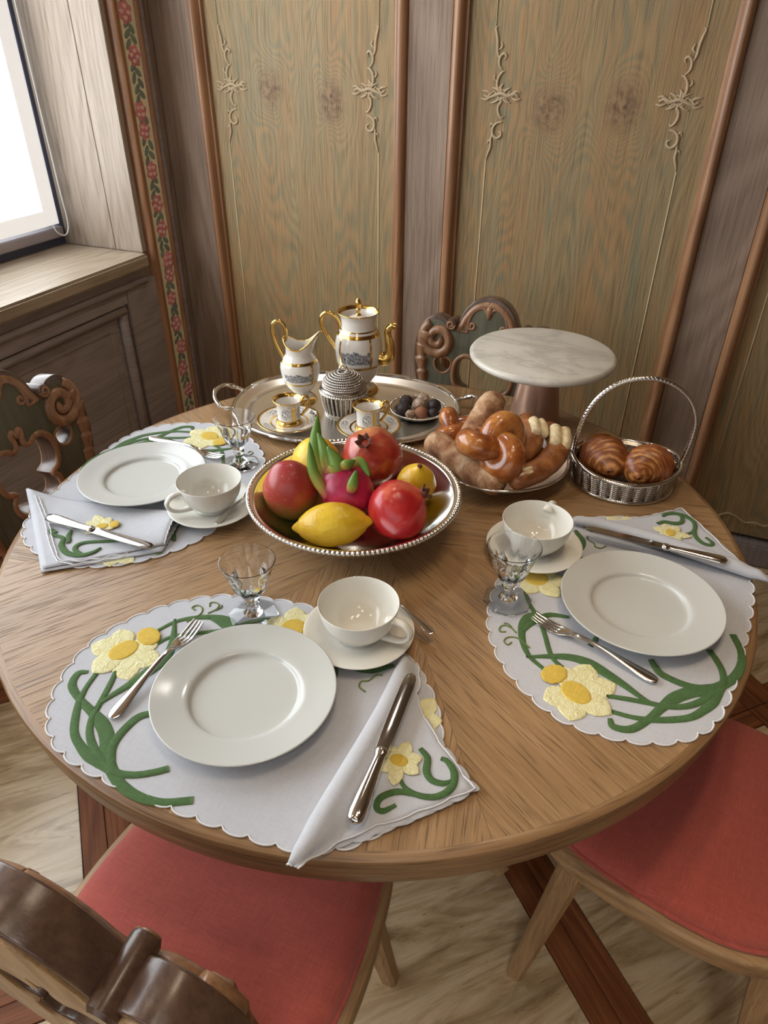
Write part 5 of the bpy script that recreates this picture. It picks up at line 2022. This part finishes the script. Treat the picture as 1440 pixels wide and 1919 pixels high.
# dish with chocolates ---------------------------------------------------
DC = (-.082, .452)
dish = fix_normals(mesh_obj('sweets_dish', *lathe([(0, .002), (.030, .002), (.040, 0), (.046, .001), (.054, .008), (.060, .015), (.0665, .0185), (.0672, .0205), (.064, .0210), (.058, .0185), (.050, .011), (.042, .006), (0, .005)], 64), 'silver', None, (DC[0], DC[1], ZT)))
tag(dish, 'small round silver dish of truffles on the right of the tray', 'dish')
P = [(.0668 * math.cos(a), .0668 * math.sin(a), .0200) for a in np.linspace(0, 2 * PI, 90 * 4, endpoint=False)]
mesh_obj('beaded_rim', *tube(P, .0026, 7, closed=True, prof=lambda i, q: .7 + .4 * abs(math.sin(PI * i / 4))), 'silver', dish)


def truffle(label, x, y, z, r, mat, seed):
    o = blob('truffle', lambda th, ph: tuple(sph(th, ph) * r * (1 + .07 * fbm(sph(th, ph), 2.4, seed))), mat, (x, y, z), (0, 0, seed), 24, 16)
    tag(o, label, 'truffle', 'truffles in the silver dish')


for i, (x, y, z, r, m, lab) in enumerate([
        (-.106, .418, .0235, .0185, 'dark_chocolate', 'large dark chocolate truffle at the front left of the silver dish'),
        (-.078, .448, .0280, .0165, 'sugar_truffle', 'pale sugar-coated truffle in the middle of the silver dish'),
        (-.062, .418, .0230, .0160, 'milk_truffle', 'brown milk chocolate truffle at the front of the silver dish'),
        (-.044, .462, .0260, .0165, 'dark_chocolate', 'dark chocolate truffle at the right of the silver dish'),
        (-.080, .486, .0255, .0165, 'sugar_truffle', 'speckled truffle at the back of the silver dish'),
        (-.116, .462, .0240, .0165, 'dark_chocolate', 'dark chocolate truffle at the back left of the silver dish'),
        (-.036, .430, .0225, .0125, 'dark_chocolate', 'small dark truffle at the right edge of the silver dish'),
        (-.084, .404, .0210, .0115, 'sugar_truffle', 'smallest pale truffle at the front edge of the silver dish')]):
    truffle(lab, x, y, ZT + z, r, m, i)

# ------------------------------------------------------------------ bread
BC = (.160, .274)
bp = thing('bread_dish', 'round shallow silver dish heaped with bread rolls', 'dish', (BC[0], BC[1], TZ))
po = [(0, .004), (.070, .004), (.078, 0), (.084, 0), (.086, .004), (.110, .014), (.132, .028), (.1445, .0385), (.1485, .0400), (.1480, .0420), (.1430, .0410), (.128, .0290), (.106, .0165), (.082, .0085), (0, .0075)]
fix_normals(mesh_obj('dish_body', *lathe([(max(0, r), z) for r, z in spline(po, 3)], 96), 'silver_satin', bp))
P = [(.1480 * math.cos(a), .1480 * math.sin(a), .0405) for a in np.linspace(0, 2 * PI, 160, endpoint=False)]
mesh_obj('rim', *tube(P, .0030, 8, closed=True), 'silver', bp)


def loaf(name, pts, rad, mat, label, cat, group, seed=0, rough=.06, nseg=44, flat=.9, freq=22, bend=None):
    P = resample(spline(pts, 10), nseg)
    k = np.linspace(0, 1, nseg)
    R = np.interp(k, np.linspace(0, 1, len(rad)), rad)
    R = R * np.clip(np.sin(PI * np.clip(k, 0, 1)) * 6, .0, 1) ** .5
    R[0] = R[-1] = .001
    c = P.mean(0)
    V, Fc = tube(P - c, R, 20, flat=flat)
    V2 = []
    for v in V:
        d = fbm(v, freq, seed)
        q = np.array(v)
        j = np.argmin(np.linalg.norm(P - c - q, axis=1))
        a = P[j] - c
        V2.append(tuple(a + (q - a) * (1 + rough * 2 * d)))
    o = fix_normals(mesh_obj(name, V2, Fc, mat, None, tuple(c)))
    return tag(o, label, cat, group)


loaf('baguette', [(.016, .246, TZ + .060), (.060, .222, TZ + .056), (.115, .190, TZ + .050), (.165, .163, TZ + .046), (.206, .146, TZ + .046)], [.024, .031, .0255, .029, .031, .030, .026], 'rustic_crust', 'floury rustic baguette lying across the front of the bread dish', 'bread', 'rustic baguettes', 1)
loaf('baguette', [(.125, .368, TZ + .125), (.118, .335, TZ + .112), (.110, .295, TZ + .088), (.104, .262, TZ + .066), (.108, .235, TZ + .058)], [.026, .030, .029, .028, .026], 'rustic_crust', 'floury rustic baguette standing up at the back of the bread dish', 'bread', 'rustic baguettes', 2)


def knot_roll(label, loc, R, rot, seed):
    """a strand tied in a knot: a fat trefoil-like tube"""
    P = []
    for t_ in np.linspace(0, 2 * PI, 90, endpoint=False):
        P.append((R * (math.sin(t_) + 1.45 * math.sin(2 * t_)) * .40, R * (math.cos(t_) - 1.45 * math.cos(2 * t_)) * .40, -R * .26 * math.sin(3 * t_)))
    V, Fc = tube(P, R * .50, 18, closed=True, prof=lambda i, a: 1 + .03 * math.sin(i * .35))
    o = mesh_obj('knot_roll', V, Fc, 'glazed_crust', None, loc, rot)
    return tag(o, label, 'bread roll', 'glazed knot rolls')


knot_roll('shiny glazed knot roll on top at the front of the bread dish', (.170, .198, TZ + .100), .054, (math.radians(28), math.radians(-10), math.radians(40)), 1)
knot_roll('glazed knot roll half hidden behind the floury baguettes', (.058, .306, TZ + .062), .040, (math.radians(15), math.radians(-12), math.radians(100)), 2)


def pretzel_stick(label, pts, r, split, seed):
    o = loaf('pretzel_stick', pts, [r * .92, r, r * 1.02, r, r * .9], 'pretzel_crust', label, 'pretzel stick', 'split pretzel sticks', seed, .03)
    c = np.array(o.location)
    for (a, b, up_, w) in split:
        P = resample(spline([np.array(q) for q in (a, (np.array(a) + np.array(b)) / 2 + np.array(up_) * .004, b)], 8), 18)
        k = np.linspace(0, 1, 18)
        for s in (-1, 1):
            d = P[-1] - P[0]
            sd = np.cross(d, np.array(up_))
            sd = sd / np.linalg.norm(sd)
            V, Fc = tube(P - c + sd * s * w * .52, w * .62 * np.clip(np.sin(PI * (.04 + .92 * k)) * 2.2, .05, 1) ** .7, 12, prof=lambda i, q: 1 + .025 * math.sin(.9 * i + q * 2))
            mesh_obj('crumb_split', V, Fc, 'bread_crumb', o)
    return o


pretzel_stick('pretzel stick with split pale top at the back right of the bread dish', [(.192, .352, TZ + .092), (.212, .318, TZ + .092), (.226, .280, TZ + .084), (.222, .240, TZ + .074), (.205, .205, TZ + .066)], .023,
              [((.222, .322, TZ + .110), (.243, .276, TZ + .098), (.45, -.25, .85), .0165)], 3)
pretzel_stick('pretzel stick with wide white split at the right rim of the bread dish', [(.236, .352, TZ + .080), (.266, .316, TZ + .082), (.280, .272, TZ + .076), (.268, .226, TZ + .064), (.236, .182, TZ + .054), (.206, .164, TZ + .048)], .0245,
              [((.272, .320, TZ + .102), (.286, .262, TZ + .088), (.35, -.35, .87), .0195), ((.232, .172, TZ + .066), (.252, .186, TZ + .070), (.1, -.6, .8), .0075)], 4)
loaf('pretzel_stick', [(.240, .300, TZ + .052), (.235, .255, TZ + .046), (.215, .215, TZ + .042), (.185, .190, TZ + .040)], [.020, .022, .020, .018], 'pretzel_crust', 'dark pretzel stick lying lowest, under the others in the bread dish', 'pretzel stick', 'split pretzel sticks', 7, .03)

# ------------------------------------------------------------------ cake stand
stand = thing('cake_stand', 'cake stand with a veined white marble top on a tapered copper-brown foot', 'cake stand', (.184, .530, TZ))
fix_normals(mesh_obj('foot', *lathe([(0, 0), (.060, 0), (.062, .003), (.060, .010), (.050, .080), (.042, .140), (.038, .158), (0, .158)], 64), 'cake_foot_wood', stand, sharp=50))
fix_normals(mesh_obj('marble_top', *lathe([(0, .158), (.150, .158), (.158, .160), (.1635, .1655), (.1640, .171), (.161, .1755), (.155, .1770), (0, .1770)], 96), 'marble', stand, sharp=60))

# ------------------------------------------------------------------ croissant basket
KB = (.412, .332)
bask = thing('bread_basket', 'oval woven silver basket with tall twisted rope handle', 'basket', (KB[0], KB[1], TZ), math.radians(12))
A_, B_ = .104, .094
rbk = lambda z: .094 + .010 * (z / .052)
EL = B_ / A_
Vb, Fb = lathe([(0, .004), (.092, .004)] + [(rbk(z) - .0045, z) for z in np.linspace(.006, .050, 6)] + [(.0985, .050), (.094, .012), (0, .0075)], 64)
fix_normals(mesh_obj('liner', [(x, y * EL, z) for x, y, z in Vb], Fb, 'silver_dark', bask))
for k in range(26):
    a = 2 * PI * k / 26
    P = [((rbk(z) - .0005) * math.cos(a), (rbk(z) - .0005) * math.sin(a) * EL, z) for z in (.004, .028, .050)]
    mesh_obj('stake', *tube(P, .0026, 6), 'silver_dark', bask)
woven(bask, rbk, .006, .048, 9, 26, 'silver_mid', .50, .0034, EL)
for zz, rr in ((.004, .0985), (.051, .1065)):
    P = [(rr * math.cos(a), rr * EL * math.sin(a), zz + (.006 * math.cos(2 * a) + .002 if zz > .03 else 0)) for a in np.linspace(0, 2 * PI, 360, endpoint=False)]
    mesh_obj('rope_rim', *rope(P, .0042, .0135, 10, 3, True), 'silver', bask)
P = spline([(-.106, 0, .052), (-.104, 0, .092), (-.096, 0, .140), (-.076, 0, .184), (-.042, 0, .216), (.004, 0, .230), (.050, 0, .224), (.090, 0, .196), (.112, 0, .154), (.114, 0, .108), (.107, 0, .058)], 14)
P = resample(P, 300)
mesh_obj('rope_handle', *rope(P, .0052, .022, 12, 3), 'silver', bask)
for s in (-1, 1):
    P = [(s * .108 + .0065 * math.cos(a), .0, .055 + .0065 * math.sin(a)) for a in np.linspace(0, 2 * PI, 20, endpoint=False)]
    mesh_obj('handle_loop', *tube(P, .0026, 8, closed=True), 'silver', bask)
bx_ = [(.05 * math.cos(a) * (1 + .2 * math.sin(5 * a)), .045 * math.sin(a) * (1 + .2 * math.cos(4 * a))) for a in np.linspace(0, 2 * PI, 24, endpoint=False)]
V, Fc = puff(bx_, 0, .002)
tag(mesh_obj('paper_napkin', V, Fc, 'linen', None, (KB[0], KB[1] + .02, TZ + .0085)), 'scrap of white napkin lining the basket under the croissants', 'napkin')


def croissant(label, loc, rot, L, R, seed):
    n, m = 150, 26
    V, lam = [], []
    cx = np.linspace(-1, 1, n)
    G = np.zeros((n, m, 3))
    A = np.zeros((n, m))
    edges = np.array([-1, -.78, -.58, -.40, -.22, .0, .22, .40, .58, .78, 1.0])
    for i, s in enumerate(cx):
        e = np.searchsorted(edges, s, side='right') - 1
        e = min(max(e, 0), len(edges) - 2)
        f = (s - edges[e]) / (edges[e + 1] - edges[e])
        if s > 0:
            f = 1 - f
        prof = (1 - abs(s) ** 2.1) ** .75
        ang = s * .75
        c = np.array((L * math.sin(ang) / .75, L * (math.cos(ang) - 1) * .9, 0))
        tx = np.array((math.cos(ang), -math.sin(ang), 0))
        nx = np.array((math.sin(ang), math.cos(ang), 0))
        for j in range(m):
            a = 2 * PI * j / m
            ff = f + .10 * math.sin(a * 2 + e)
            r = R * (prof * (.90 + .16 * ff) + .03)
            if i in (0, n - 1):
                r = .002
            v = c + nx * math.cos(a) * r + np.array((0, 0, 1)) * math.sin(a) * r * .92
            v = v + .05 * R * fbm(v, 55, seed) * np.array((.3, 1, 1))
            G[i, j] = v
            A[i, j] = np.clip(.25 + .6 * math.sin(PI * min(1, max(0, ff))) * (.5 + .5 * math.sin(ff * 7 + 3.0 * fbm((s * 3, a, seed), 1.3, seed))), 0, 1)
    V, Fc = grid(G, False, True)
    o = fix_normals(mesh_obj('croissant', V, Fc, 'croissant_crust', None, loc, rot))
    at = o.data.attributes.new('lam', 'FLOAT', 'POINT')
    at.data.foreach_set('value', A.reshape(-1).astype(np.float32))
    return tag(o, label, 'croissant', 'croissants in the silver basket')


croissant('brown croissant at the left of the woven silver basket', (.367, .324, TZ + .053), (math.radians(12), math.radians(-6), math.radians(-58)), .070, .045, 1)
croissant('brown croissant at the right of the woven silver basket', (.459, .318, TZ + .053), (math.radians(14), math.radians(10), math.radians(62)), .070, .045, 2)
